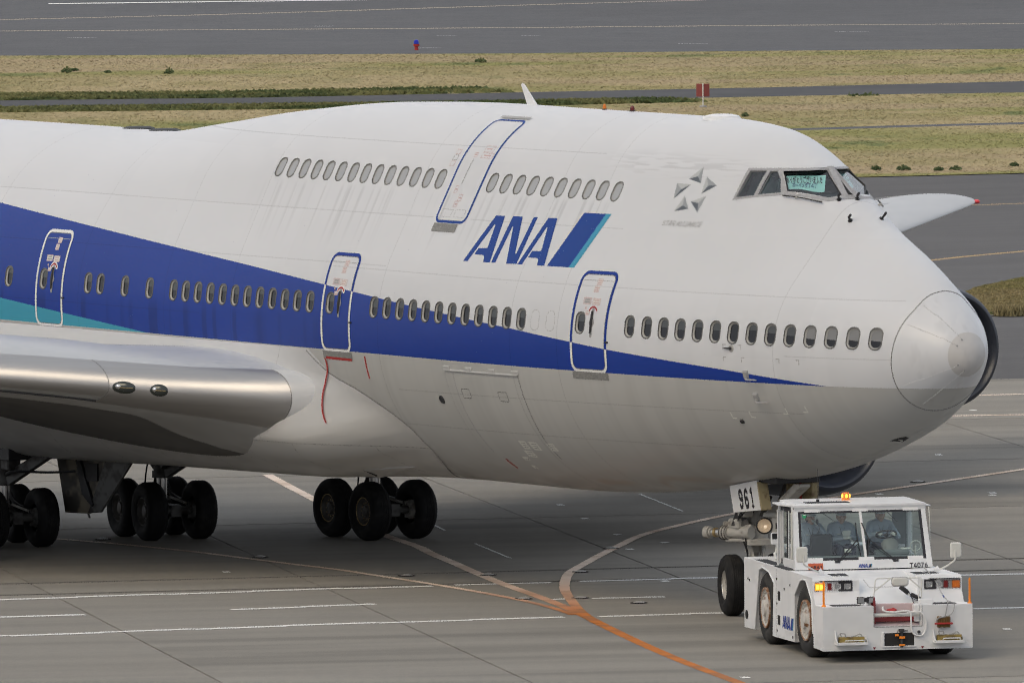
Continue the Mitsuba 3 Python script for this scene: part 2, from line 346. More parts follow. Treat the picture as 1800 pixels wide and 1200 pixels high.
add('grass_island__kerb', flat(kerb, .0), 'm_linewhite')

# grass blades: tufts of leaning blades over the visible part of the fields
def tufts(n, inside, hmin, hmax, seed, wid=.10, want=None):
    g = np.random.default_rng(seed); P = np.zeros((0, 2)); x0, y0, x1, y1 = inside.bounds
    shapely.prepare(inside)
    while len(P) < n:
        q = np.c_[g.uniform(x0, x1, n), g.uniform(y0, y1, n)]
        # in front of the lens only
        d = q - CAM[:2]; dep = d @ FWD[:2] / np.linalg.norm(FWD[:2]); sd = d @ np.array([-FWD[1], FWD[0]])
        ok = (np.abs(sd) < dep * .037)
        q = q[ok]; q = q[shapely.contains_xy(inside, q[:, 0], q[:, 1])]
        if want is not None: q = q[want(q) > g.random(len(q))]
        P = np.vstack([P, q])
    P = P[:n]; a = g.uniform(0, 2 * np.pi, n); h = g.uniform(hmin, hmax, n); w = wid * g.uniform(.6, 1.5, n)
    lean = g.normal(0, .35, (n, 2)) * h[:, None]
    dx = np.c_[np.cos(a), np.sin(a)] * w[:, None]
    B0, B1, TP = np.c_[P - dx, np.full(n, -.01)], np.c_[P + dx, np.full(n, -.01)], np.c_[P + lean, h]
    V = np.stack([B0, B1, TP], 1).reshape(-1, 3)
    return trimesh.Trimesh(V, np.arange(3 * n).reshape(-1, 3), process=False)
fieldv = field.difference(road).difference(ditch)
add('dry_grass', tufts(60000, fieldv, .004, .018, 1, .07), 'm_grass'); tag('dry_grass', 'dry straw-coloured grass blades covering the field', kind='stuff', cat='grass')
band = shapely.union_all([LineString(road_up + np.array([2.2, -1.2])).buffer(2.6), LineString(road_lo - np.array([1.5, -.8])).buffer(1.7)]).difference(road).intersection(field)
def lefty(q): return np.clip(meshkit.fbm(np.c_[q * .09, q[:, 0] * 0], 3, 5) * 3.0 - .9 + np.clip((q[:, 1] + 124) * .05, -1.5, .5), 0, 1)
add('tall_grass', tufts(26000, band, .03, .14, 2, .16, lefty), 'm_tallgrass'); tag('tall_grass', 'dark green taller grass along both sides of the service road', kind='stuff', cat='grass')
add('island_grass', tufts(12000, island, .01, .045, 3, .08), 'm_grass'); tag('island_grass', 'rough green and straw grass on the island at the right', kind='stuff', cat='grass')
fringe = LineString([[96.5, -61.7], [95.3, -63.], [95.1, -64.5], [96.3, -70.]]).buffer(.8).intersection(island)
add('island_tall_grass', tufts(1500, fringe, .01, .05, 4, .07), 'm_tallgrass'); tag('island_tall_grass', 'dark green tall grass at the near edge of the island', kind='stuff', cat='grass')
# weeds, each of many small leaves
def weed(seed, w, h, n=260):
    g = np.random.default_rng(seed); V, F = [], []
    for i in range(n):
        th, r = g.uniform(0, 2 * np.pi), np.sqrt(g.random()) * w
        zt = h * .62 * (1 - .6 * (r / w) ** 2) * (g.random() ** .6) * (.55 + .45 * math.sin(th * 3 + seed)) + .03
        c = np.array([r * np.cos(th) * 1.0, r * np.sin(th), zt]); s = g.uniform(.025, .06)
        a, b = g.normal(size=3), g.normal(size=3); a /= np.linalg.norm(a); b /= np.linalg.norm(b)
        V += [c - a * s, c + b * s * .5, c + a * s, c - b * s * .5]; k = 4 * i; F += [(k, k + 1, k + 2), (k, k + 2, k + 3)]
    return trimesh.Trimesh(V, F, process=False), cat(*[tube([(0, 0, 0), (g.normal() * w * .25, g.normal() * w * .25, h * .8)], [.03, .012], 5) for _ in range(5)])
bush = [(260.07, -127.82, .36, .5, 'left'), (256.25, -130.12, .34, .5, 'left'), (257.4, -144.64, .40, .38, 'mid'), (169.56, -106.42, .28, .32, 'r'), (168.95, -107.08, .42, .36, 'r'), (167.83, -107.71, .28, .26, 'r'), (167.79, -108.34, .36, .3, 'r'), (168.87, -111.3, .28, .24, 'r'), (207.77, -125.46, .22, .3, 'm'), (261.4, -128.9, .3, .2, 'l'), (258.8, -128.9, .22, .18, 'l')]
bl = ['dark green bushy weed standing alone in the grass at the far left', 'second dark green weed in the grass, right of the far left one', 'low dark green weed in the grass above the airliner door', 'small dark weed, leftmost of the row at the grass edge beyond the cockpit', 'widest dark weed of the row at the near edge of the grass beyond the cockpit', 'small weed third in the row at the near edge of the grass', 'dark weed fourth in the row at the near edge of the grass', 'small weed at the right end of the row at the grass edge', 'tiny green weed in the grass above the cockpit roof', 'flat green weed just left of the far left bushy one', 'flat green weed between the two dark weeds at the far left']
for (x, y, w, h, _), lb in zip(bush, bl):
    lv, sm = weed(int(x * 100), w * .55, h * .62); k = key_for('weed')
    add(k + '__leaves', moved(lv, tr(x, y, 0)), 'm_bush'); add(k + '__stem', moved(sm, tr(x, y, 0)), 'm_tallgrass'); tag(k, lb, 'weed', 'weeds in the grass')
# straw tuft at the tip of the grass island
dry = tufts(500, Point(95.0, -62.9).buffer(.45), .12, .34, 9, .035)
add('dry_tuft', dry, 'm_grass'); tag('dry_tuft', 'tall straw-coloured tuft at the tip of the grass island', 'grass tuft')
# red and white marker boards on a post in the grass
k = key_for('marker_board'); o = np.array([215.86, -128.77])
pbr('m_signred', (.24, .055, .05), .6)
vd = -FWD[:2] / np.linalg.norm(FWD[:2]); rd = np.array([vd[1] * -1.0, vd[0]]) * -1.0
for s in (-1, 1):
    d = rd * s * .50 - vd * .30; d /= np.linalg.norm(d); nn = np.array([-d[1], d[0]])
    q = [o + d * .01, o + d * .245 * 1.1 - 0 * nn]
    V = [(*(o + d * a + nn * b), z) for a in (.012, .27) for b in (-.008, .008) for z in (.36, .82)]
    add(k + '__panel', hull(V), 'm_signred')
add(k + '__post', cyl((*o, 0), (*o, .84), .025, 8), 'm_placard'); add(k + '__foot', lathe([(0, .05), (.12, .04), (.14, 0)], 12, 'z'), 'm_grey', to_world=T4().translate([*o, .0]))
tag(k, 'red two-sided marker board on a short post in the grass beside the road', 'sign')
# blue taxiway edge light with a red base
k = key_for('edge_light'); o = (270.39, -149.54)
pbr('m_bluelens', (.01, .02, .45), .2)
add(k + '__lens', lathe([(0, .40), (.06, .39), (.10, .34), (.11, .24), (0, .24)], 14, 'z'), 'm_bluelens', 30, T4().translate([*o, 0]))
add(k + '__base', lathe([(0, .24), (.12, .24), (.12, .16), (.07, .14), (.08, 0), (0, 0)], 14, 'z'), 'm_red', 30, T4().translate([*o, -.01]))
tag(k, 'small blue edge light with red base at the near side of the runway', 'light')
# ------------------------------------------------------------------ the airliner: x aft of the nose, y to starboard, z up
AP = 'airliner'
tag(AP, 'white four-engined double-deck airliner with blue stripe on its landing gear', 'airplane')
XN = np.array([0.02, 0.12, 0.35, 0.8, 1.4, 2.2, 3.2, 4.3, 5.5, 7.0, 9.0, 11.5, 14.0, 17.0, 21.0, 25.0, 28.0, 31.0, 34.0, 42.0])
SEC = dict(
 zt=[5.49, 5.795, 6.085, 6.5, 6.956, 7.398, 7.875, 8.509, 9.185, 9.634, 9.76, 9.768, 9.773, 9.789, 9.704, 9.41, 9.071, 8.793, 8.818, 8.821],
 zb=[5.43, 5.160, 4.985, 4.659, 4.287, 3.853, 3.486, 3.154, 2.884, 2.665, 2.426, 2.235, 2.166, 2.17, 2.156, 2.148, 2.14, 2.131, 2.121, 2.102],
 w=[0.03, 0.315, 0.564, 0.874, 1.23, 1.599, 1.912, 2.167, 2.402, 2.644, 2.868, 3.092, 3.191, 3.213, 3.233, 3.245, 3.251, 3.253, 3.253, 3.252],
 zc=[5.46, 5.478, 5.494, 5.497, 5.461, 5.409, 5.381, 5.381, 5.389, 5.386, 5.364, 5.34, 5.333, 5.335, 5.341, 5.346, 5.349, 5.35, 5.351, 5.351],
 ru=[0.028, 0.30, 0.50, 0.605, 0.748, 0.887, 0.969, 1.132, 1.376, 1.656, 1.931, 2.071, 2.203, 2.296, 2.406, 2.582, 2.716, 2.837, 2.952, 3.201],
 rz=[0.028, 0.30, 0.52, 0.543, 0.885, 1.278, 1.629, 1.992, 2.291, 2.469, 2.6, 2.559, 2.521, 2.49, 2.488, 2.56, 2.616, 2.677, 2.781, 3.067])
XT, NB = .02, 110
PHI = np.linspace(-np.pi / 2, np.pi / 2, 361)
def half_outline(zt, zb, w, zc, ru, rz):
    c, s = np.cos(PHI), np.sin(PHI)
    hz = np.where(s < 0, zc - zb, min(w * 1.02, zt - zc))
    h = np.maximum(s * zc + np.sqrt((c * w) ** 2 + (s * hz) ** 2), s * (zt - rz) + np.sqrt((c * ru) ** 2 + (s * rz) ** 2))
    g = np.gradient(h, PHI)
    p = np.stack([np.maximum(c * h - s * g, 0), s * h + c * g], -1); p[0, 0] = p[-1, 0] = 0
    t = np.r_[0, np.cumsum(np.linalg.norm(np.diff(p, axis=0), axis=1))]
    q = np.linspace(0, t[-1], NB)
    return np.stack([np.interp(q, t, p[:, 0]), np.interp(q, t, p[:, 1])], -1)
XS = np.r_[XT + np.linspace(0, math.sqrt(3), 44) ** 2, np.arange(3.2, 46.01, .2)]
XS = np.sort(np.r_[XS, 1.2])
_f = {k: PchipInterpolator(np.sqrt(XN - XT), v)(np.sqrt(np.clip(XS, XT, 42) - XT)) for k, v in SEC.items()}
HO = np.array([half_outline(*[_f[k][i] for k in ('zt', 'zb', 'w', 'zc', 'ru', 'rz')]) for i in range(len(XS))])
from scipy.ndimage import gaussian_filter1d
HO[46:] = gaussian_filter1d(HO, 1.2, axis=0)[46:]
HO[:, [0, -1], 0] = 0
# table y(x, z)
NZ = 260
_c = (1 - np.cos(np.linspace(0, np.pi, NZ))) / 2
YT = np.array([np.interp(h[0, 1] + (h[-1, 1] - h[0, 1]) * _c, h[:, 1], h[:, 0]) for h in HO])
def ysurf(x, z):
    x, z = np.broadcast_arrays(np.asarray(x, float), np.asarray(z, float))
    fi = np.interp(x, XS, np.arange(len(XS)))
    lo, hi = np.interp(x, XS, HO[:, 0, 1]), np.interp(x, XS, HO[:, -1, 1])
    f = np.arccos(1 - 2 * np.clip((z - lo) / (hi - lo), 0, 1)) / np.pi * (NZ - 1)
    return map_coordinates(YT, [np.atleast_1d(fi).ravel(), np.atleast_1d(f).ravel()], order=1, mode='nearest').reshape(x.shape)
def nsurf(x, z, side=1):
    e = .06
    gx, gz = (ysurf(x + e, z) - ysurf(x - e, z)) / (2 * e), (ysurf(x, z + e) - ysurf(x, z - e)) / (2 * e)
    n = np.stack([-gx, np.ones_like(gx), -gz], -1); n /= np.linalg.norm(n, axis=-1, keepdims=True)
    return n * np.array([1, side, 1])
def psurf(xz, off=0., side=1):
    xz = np.asarray(xz, float); x, z = xz[..., 0], xz[..., 1]
    return np.stack([x, side * ysurf(x, z), z], -1) + nsurf(x, z, side) * np.asarray(off)[..., None]
def patch(poly, off=.004, edge=.16, side=1):
    """a sheet of the polygon given in (x, z), laid on the skin; returns mesh, normals"""
    ms = []
    for g in getattr(poly, 'geoms', [poly]):
        if g.geom_type != 'Polygon' or g.area < 1e-7: continue
        v, f = trimesh.creation.triangulate_polygon(g.segmentize(edge), engine='earcut')
        v = np.c_[v, np.zeros(len(v))]
        v, f = trimesh.remesh.subdivide_to_size(v, f, edge, max_iter=12)
        ms.append(trimesh.Trimesh(v, f, process=True))
    m = cat(*ms); xz = m.vertices[:, :2]
    V, N = psurf(xz, off, side), nsurf(xz[:, 0], xz[:, 1], side)
    F = m.faces; fn = np.cross(V[F[:, 1]] - V[F[:, 0]], V[F[:, 2]] - V[F[:, 0]])
    flip = (fn * N[F[:, 0]]).sum(1) < 0
    F = np.where(flip[:, None], F[:, ::-1], F)
    return trimesh.Trimesh(V, F, process=False), N
def decal(name, poly, bsdf, off=.004, edge=.16, side=1):
    m, n = patch(poly, off, edge, side)
    return add(name, m, bsdf, normals=n)
def strip(pts, w): return LineString(pts).buffer(w / 2, cap_style='flat', join_style='mitre')
def local(x, z, side=1):
    P, n = psurf([x, z], 0., side), nsurf(np.array(float(x)), np.array(float(z)), side)
    v = np.array([0, 0, 1.]) - n * n[2]; v[0] = 0; v -= n * (v @ n); v /= np.linalg.norm(v)
    u = np.cross(v, n)
    return P, u, v, n

# paint of the skin: white above, blue stripe with a turquoise wedge, grey belly, seams, rivet dirt
def polyline(x, nodes):
    y = mi.Float(nodes[0][1]) + (x - nodes[0][0]) * ((nodes[1][1] - nodes[0][1]) / (nodes[1][0] - nodes[0][0]))
    for a, b, c in zip(nodes, nodes[1:], nodes[2:]):
        k = (c[1] - b[1]) / (c[0] - b[0]) - (b[1] - a[1]) / (b[0] - a[0])
        y += k * dr.maximum(x - b[0], 0)
    return y
STRIPE = [(2.7, 4.815), (5.23, 5.035), (8.86, 5.30), (11.92, 5.58), (16.2, 5.915), (22.245, 6.43), (25.55, 6.69), (33.3, 7.30), (46., 8.35)]
def zlow_np(x): return 4.80 + .0036 * np.asarray(x)
def ztop_np(x): return np.interp(x, [a for a, b in STRIPE], [b for a, b in STRIPE])
SEAM_X = [3.75, 10.35, 12.05, 16.9, 22.7, 25.4, 28.9, 33.2]
def skin(p, n, uv):
    x, z, ay = p.x, p.z, dr.abs(p.y)
    zt, zl = polyline(x, STRIPE), 4.80 + .0036 * x
    zq = 4.886 + .0785 * (x - 26.07)
    cloudy = fbm(x * .35, ay * .4, z * .5)
    pan = cell_rand((x + 40.3) / 2.55, (z + .45) / 1.15, 3.)
    white = mi.Color3f(.628, .640, .660) * (.965 + .05 * cloudy + .022 * (pan - .5))
    # rain streaks below the upper deck windows and doors
    col = noise(x * 7.5, 3., 1.) * .6 + noise(x * 21., 5., 2.) * .4
    band = smoothstep(8.22, 8.0, z) * smoothstep(6.7, 7.9, z) * smoothstep(9.8, 10.6, x) * smoothstep(23.3, 22.4, x)
    streak = smoothstep(.45, .85, col) * band * (.45 + .55 * noise(x * 3, z * 1.5, 3.))
    white = white * (1 - .17 * streak) 
    low = smoothstep(7.4, 4.9, z) * smoothstep(.5, .9, noise(x * 4.5, z * .25, 9.))
    white = white * (1 - .03 * low)
    # grime around the emblem
    g1 = smoothstep(.34, .0, dr.abs(z - (8.86 + .012 * (x - 8.)))) * smoothstep(5.9, 7.2, x) * smoothstep(11.3, 9.4, x)
    white = white * (1 - .12 * g1 * smoothstep(.45, .7, noise(x * 2.2, z * 34, 2.)))
    blue = mix((.007, .034, .250), (.010, .042, .285), cloudy)
    blue = blue * (1 - .25 * smoothstep(.6, .85, noise(x * 5, 2., 2.)) * smoothstep(5.75, 5.3, z) * smoothstep(18., 22., x))
    turq = mi.Color3f(.045, .30, .42) * (.92 + .15 * cloudy)
    grey = mi.Color3f(.450, .450, .435) * (.94 + .08 * cloudy + .03 * (pan - .5))
    ver = smoothstep(.5, .8, noise(x * 3.2, z * .3, 4.)) * .6 + smoothstep(.55, .85, noise(x * 11., z * .5, 6.)) * .4
    grey = grey * (1 - .05 * ver)
    keel = smoothstep(3.3, 2.3, z)  # belly shade painted in towards the keel, together with mottled dirt
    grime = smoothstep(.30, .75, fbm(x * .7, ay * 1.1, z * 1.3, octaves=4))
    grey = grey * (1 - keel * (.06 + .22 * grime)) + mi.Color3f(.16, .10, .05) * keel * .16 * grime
    rust = smoothstep(.10, 0., dr.abs(z - (2.72 - .09 * (x - 8.) + .25 * (noise(x * 1.3, 1., 1.) - .5)))) * smoothstep(14.5, 11.5, x) * smoothstep(6.5, 9., x) * smoothstep(.35, .7, noise(x * 2, z * 3, 3.))
    grey = mix(grey, (.34, .19, .09), .26 * rust)
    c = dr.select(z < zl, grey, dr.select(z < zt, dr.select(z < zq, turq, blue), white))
    return c
def seamed(f):
    def fn(p, n, uv):
        x, z = p.x, p.z
        c = f(p, n, uv)
        d = mi.Float(1)
        for s, lo in ((3.9, 2.), (10.4, 5.6), (12.0, 2.), (16.95, 5.), (22.75, 4.9), (25.45, 4.9), (29., 5.), (33.3, 5.)):
            d = dr.minimum(d, dr.abs(x - s) / .013 + dr.select(z > lo, 0., 1.) * .0)
        for z0, k, x0, x1 in ((6.47, .004, 1.3, 19.), (7.62, .0, 16., 46.), (7.62, 0., 9.3, 14.6), (6.62, .0, 17., 46.), (9.02, 0., 11., 30.), (5.36, 0., 1.2, 3.6), (4.25, -.005, 3.5, 16.5), (3.45, 0., 6., 17.), (5.40, 0., 24., 34.)):
            off = dr.select((x > x0) & (x < x1), 0., 9.)
            d = dr.minimum(d, dr.abs(z - z0 - k * x) / .012 + off)
        line = smoothstep(1., .3, d)
        return c * (1 - .17 * line)
    return fn
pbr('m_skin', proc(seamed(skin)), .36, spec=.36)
def ripple(p, n, uv): return .0011 * noise(p.x * 2.1, p.y * 1.7, p.z * 1.7) + .0006 * noise(p.x * 5.3, p.y * 3., p.z * 4.1)
scene['m_skin']['bsdf'] = {'type': 'bumpmap', 'arbitrary': {**proc(ripple, .02)}, 'scale': 1.0, 'bsdf': scene['m_skin']['bsdf']}
def radome(p, n, uv):
    c = skin(p, n, uv)
    r = dr.sqrt(p.y * p.y + (p.z - 5.47) * (p.z - 5.47))
    tip = smoothstep(.435, .425, r)
    c = mix(c, mi.Color3f(.52, .51, .50) * (.97 + .06 * fbm(p.x * 9, p.y * 9, p.z * 9)), tip)
    return c * (1 - .06 * smoothstep(.55, .8, fbm(p.x * 4, p.y * 7, p.z * 2)))
pbr('m_radome', proc(radome), .30, spec=.45)

def SEAMX(R, w): return 1.16 - .13 * np.clip(R[..., 1] - 5.5, -1.3, 1.3)
# skin mesh, split at the radome seam; rows warped so that the seam lies further forward at the sides
ROWS = HO.copy(); RX = np.repeat(XS[:, None], NB, 1)
wcos = (ROWS[..., 0] / np.maximum(ROWS[..., 0].max(1, keepdims=True), 1e-6)) ** 2
RX += np.exp(-((XS[:, None] - 1.2) / .42) ** 2) * (SEAMX(ROWS, wcos) - 1.2) * np.clip(XS[:, None] / .5, 0, 1)
jj = np.broadcast_to(np.arange(NB)[None], RX.shape)
fi = np.interp(RX, XS, np.arange(len(XS)))
R0 = np.stack([RX, map_coordinates(HO[..., 0], [fi, jj], order=1, mode='nearest'), map_coordinates(HO[..., 1], [fi, jj], order=1, mode='nearest')], -1)
RING = np.concatenate([R0, R0[:, -2:0:-1] * np.array([1, -1, 1])], 1)       # full rings, keel -> crown on starboard, then back on port
nr, nc = RING.shape[:2]
du = np.gradient(RING, axis=0); dv = (np.roll(RING, -1, 1) - np.roll(RING, 1, 1))
GN = np.cross(du, dv); GN /= np.maximum(np.linalg.norm(GN, axis=-1, keepdims=True), 1e-12)
cen = RING.mean(1, keepdims=True)
GN *= np.sign(((RING - cen) * GN).sum(-1, keepdims=True))
GN[0] = (-1, 0, 0)
def ring_mesh(a, b, cap0=False, cap1=False):
    V = RING[a:b].reshape(-1, 3); N = GN[a:b].reshape(-1, 3); m = b - a
    i, j = np.meshgrid(np.arange(m - 1), np.arange(nc), indexing='ij')
    p, q = (i * nc + j).ravel(), (i * nc + (j + 1) % nc).ravel()
    F = np.concatenate([np.stack([p, q + nc, q], 1), np.stack([p, p + nc, q + nc], 1)])
    extra = []
    for cap, row, inv in ((cap0, 0, 0), (cap1, m - 1, 1)):
        if cap:
            V = np.vstack([V, V[row * nc:(row + 1) * nc].mean(0)]); N = np.vstack([N, [[(-1, 1)[inv], 0, 0]]]); k = len(V) - 1
            r = row * nc + np.arange(nc); s = row * nc + (np.arange(nc) + 1) % nc
            extra.append(np.stack([np.full(nc, k), r, s], 1) if not inv else np.stack([np.full(nc, k), s, r], 1))
    F = np.vstack([F] + extra)
    return V, F, N
r_seam = int(np.argmin(np.abs(XS - 1.2)))
V, F, N = ring_mesh(0, r_seam + 1, cap0=True)
m = trimesh.Trimesh(V, F, process=False)
if (np.cross(V[F[:, 1]] - V[F[:, 0]], V[F[:, 2]] - V[F[:, 0]]) * N[F[:, 0]]).sum() < 0: F = F[:, ::-1]
add(AP + '__nose_cone', trimesh.Trimesh(V, F, process=False), 'm_radome', normals=N)
ring = RING[r_seam] + GN[r_seam] * .002
add(AP + '__nose_cone__seam', tube(np.vstack([ring, ring[:2]]), .0085, 5), 'm_seam')
for ang, b in ((62, 'm_seam_soft'), (35, 'm_seam_soft'), (-35, 'm_bandwhite'), (-68, 'm_bandwhite')):     # lightning strips
    pts = []
    for r in range(8, r_seam):
        c = np.array([0, 5.46]); yz = RING[r][:, 1:] - c
        a = np.degrees(np.arctan2(yz[:, 1], yz[:, 0])); k = int(np.argmin(np.abs(a - ang))); 
        if RING[r, k, 0] > .10: pts.append(RING[r, k] + GN[r, k] * .002)
    add(AP + '__nose_cone__lightning_strip', tube(pts, .0035, 5), b)
    add(AP + '__nose_cone__stud', trimesh.creation.icosphere(1, .02).apply_translation(pts[0]), 'm_grey')

# windows
WIN_MAIN = [31.944, 28.614, 28.106, 27.09, 26.074] + [25.098 - .498 * i for i in range(12)] + [17.124 - .4995 * i for i in range(12)] + [8.085, 7.547, 7.036, 6.532, 6.024, 5.518, 5.016, 4.507, 3.999, 3.489, 2.974, 2.466, 1.968, 1.50]
WIN_UP = [22.543 - .4786 * i for i in range(14)] + [14.405 - .4882 * i for i in range(10)]
WIN_DOOR = [18.825, 30.475, 9.661]
def zmain(x): return 5.755 + .0025 * x
def zup(x): return 8.255 + .0063 * x
WO = rrect(.285, .405, .125); WI = rrect(.228, .345, .10)
UO = rrect(.275, .405, .125); UI = rrect(.225, .345, .10)
def window_kit(O, I, depth):
    n = len(O); z0 = np.zeros(n)
    lipo, lip, inn = np.c_[O * 1.10, z0 - .004], np.c_[O * 1.06, z0 + .010], np.c_[O * 1.0, z0 + .010]
    def loft(*rs):
        V = np.vstack(rs); F = []
        for a in range(len(rs) - 1):
            for j in range(n):
                p, q = a * n + j, a * n + (j + 1) % n; F += [(p, q, q + n), (p, q + n, p + n)]
        return trimesh.Trimesh(V, F, process=False)
    gasket = loft(lipo, lip, inn, np.c_[O * .985, z0 - .012])
    frame = loft(np.c_[O * .985, z0 - .012], np.c_[O * .95, z0 - depth * .5], np.c_[I * 1.02, z0 - depth], np.c_[I * .99, z0 - depth - .012])
    v, f = trimesh.creation.triangulate_polygon(Polygon(I * 1.04), engine='earcut')
    pane = trimesh.Trimesh(np.c_[v, np.full(len(v), -depth - .008)], f, process=False)
    return mikit.ply(gasket, None), mikit.ply(frame, None), mikit.ply(pane, None)
KIT = window_kit(WO, WI, .030); KITU = window_kit(UO, UI, .012)
def shade_mesh(I, frac, depth):
    y1 = I[:, 1].max(); h = y1 - I[:, 1].min()
    g = Polygon(I * 1.02).intersection(sbox(-1, y1 - h * frac, 1, 1))
    v, f = trimesh.creation.triangulate_polygon(g, engine='earcut')
    return mikit.ply(trimesh.Trimesh(np.c_[v, np.full(len(v), -depth - .004)], f, process=False), None)
PANE_TOPS = [shade_mesh(WI, f, .030) for f in (.30, .42, .50, .62)] ; SHADEU = shade_mesh(UI, 1.0, .012)  # main deck: panels added for the light gradient on the panes; upper deck: closed blinds
cutters = []
def cutter(O, M, d0=-.12, d1=.10):
    P = np.vstack([np.c_[O * .99, np.full(len(O), d0)], np.c_[O * .99, np.full(len(O), d1)]])
    return Manifold.hull_points(P @ M[:3, :3].T + M[:3, 3])
def window(x, z, kit, O, name, shade, slot=True):
    P, u, v, n = local(x, z); M = frame4(P, u, v, n)
    cutters.append(cutter(O, M))
    k = key_for(name); tw = T4(M.tolist())
    for part, ms, b in (('gasket', kit[0], 'm_gasket'), ('frame', kit[1], 'm_frame'), ('pane', kit[2], 'm_pane')):
        add(f'{k}__{part}' if slot else k + '_' + part, ms, b, to_world=tw)
    if shade: add(f'{k}__shade' if slot else k + '_shade', shade[0], shade[1], to_world=tw)
for i, x in enumerate(WIN_MAIN):
    sh = None if (i * 7) % 11 == 3 or i == 39 else (PANE_TOPS[(i * 5 + i // 3) % 4], 'm_panetop')
    if i >= 39: sh = (PANE_TOPS[3], 'm_shade_mid')
    window(x, zmain(x), KIT, WO, AP + '__cabin_window', sh)
for x in WIN_UP: window(x, zup(x), KITU, UO, AP + '__upper_window', (SHADEU, 'm_shade_light'))

for x in WIN_DOOR:
    P, u, v, n = local(x, zmain(x) + .01); cutters.append(cutter(WO, frame4(P, u, v, n)))

# cockpit windows, cut through the skin
CP = {'3': [[6.344, 8.313], [6.288, 8.824], [5.903, 8.838], [5.924, 8.365]], '2': [[5.836, 8.383], [5.823, 8.827], [5.68, 8.837], [5.483, 8.675], [5.331, 8.432]], '1': [[5.553, 8.831], [4.907, 8.856], [4.196, 8.392], [4.347, 8.351], [5.209, 8.463]]}
def on3(pts, side=1): return psurf(np.array(pts), 0., side)
PANES = {k: on3(v) for k, v in CP.items()}
PANES['1L'] = np.array([[4.868, .04, 8.853], [5.52, -.76, 8.835], [5.19, -.90, 8.46], [4.40, -.46, 8.345], [4.146, .10, 8.396]])
PANES['1L'] = np.array([[4.868, .03, 8.853], [5.50, -.74, 8.835], [5.19, -.88, 8.47], [4.33, -.43, 8.36], [4.10, -.02, 8.372], [4.146, .165, 8.396]])
for k in '23': PANES[k + 'L'] = PANES[k] * np.array([1, -1, 1])
def plane_fit(P):
    c = P.mean(0); _, _, vt = np.linalg.svd(P - c); n = vt[2]
    return c, n * np.sign(n @ (c - np.array([7.5, 0, 6.5])))
def offset_poly(P, d):
    c, n = plane_fit(P); u = np.cross([0, 0, 1], n); u /= np.linalg.norm(u); v = np.cross(n, u)
    q = np.c_[(P - c) @ u, (P - c) @ v]; g = Polygon(q).buffer(d, join_style='mitre')
    xy = np.array(g.exterior.coords)[:-1]
    return c, u, v, n, xy
for P in PANES.values():
    c, u, v, n, xy = offset_poly(P, 0.)
    W3 = c + xy[:, :1] * u + xy[:, 1:] * v
    cutters.append(Manifold.hull_points(np.vstack([W3 + n * .25, W3 - n * .25])))

# the cut skin
V, F, N = ring_mesh(r_seam, nr, True, True)
if trimesh.Trimesh(V, F, process=False).volume < 0: F = F[:, ::-1]
# rings share the keel and crown vertices only once, so the shell is closed
man = Manifold(MMesh(V.astype(np.float32), F.astype(np.uint32))).as_original()
cut = man - Manifold.batch_boolean(cutters, manifold3d.OpType.Add)
mm = cut.to_mesh(); ids = np.array(mm.run_original_id); ri = np.array(mm.run_index) // 3
tri = np.array(mm.tri_verts); vp = np.array(mm.vert_properties)[:, :3].astype(float)
keep = np.concatenate([np.arange(ri[i], ri[i + 1]) for i in range(len(ids)) if ids[i] == man.original_id()])
tri = tri[keep]; used, inv = np.unique(tri, return_inverse=True); vp, tri = vp[used], inv.reshape(-1, 3)
d, idx = cKDTree(RING.reshape(-1, 3)).query(vp, k=4)
wgt = 1 / (d + 1e-4) ** 2
NN = (GN.reshape(-1, 3)[idx] * wgt[..., None]).sum(1); NN /= np.linalg.norm(NN, axis=1, keepdims=True)
cap = np.abs(vp[:, 0] - 46.) < 1e-3
add(AP + '__fuselage', trimesh.Trimesh(vp, tri, process=False), 'm_skin', normals=NN)
ok_status = str(man.status())

# cockpit frame: grey metal round the panes, laid proud of the skin
def cp_frame(side):
    up = [[6.405, 8.26], [6.365, 8.875], [5.676, 8.89], [5.209, 8.895], [4.9, 8.91]]
    lo = [[3.95, 8.325], [4.133, 8.318], [4.299, 8.28], [4.854, 8.37], [5.204, 8.39], [5.302, 8.385], [5.899, 8.328]]
    return Polygon(up + lo)
pz = [Polygon(v) for v in CP.values()]
L1xz = Polygon(PANES['1L'][:, [0, 2]]).buffer(.012)
fr = cp_frame(1).difference(shapely.union_all(pz))
m, n_ = patch(fr, .008, .09)
# across the centre line the frame is built from strips between the two front panes
add(AP + '__windshield_frame', m, 'm_cpframe', normals=n_)
m2, n2 = patch(cp_frame(1).difference(shapely.union_all([Polygon(CP['2']), Polygon(CP['3']), L1xz])), .008, .09, -1)
add(AP + '__windshield_frame', m2, 'm_cpframe', normals=n2)
post = hull(np.vstack([PANES['1'][1] + np.array([[0, 0, .07], [0, 0, 0]]), PANES['1'][2] + np.array([[0, 0, 0.0], [-.03, 0, -.06]]), PANES['1L'][0] + np.array([[0, 0, .07], [0, 0, 0]]), PANES['1L'][5] + np.array([[0, 0, 0], [-.03, 0, -.06]])]) + np.array([-.006, 0, .012]))
add(AP + '__windshield_frame__centre_post', post, 'm_cpframe')
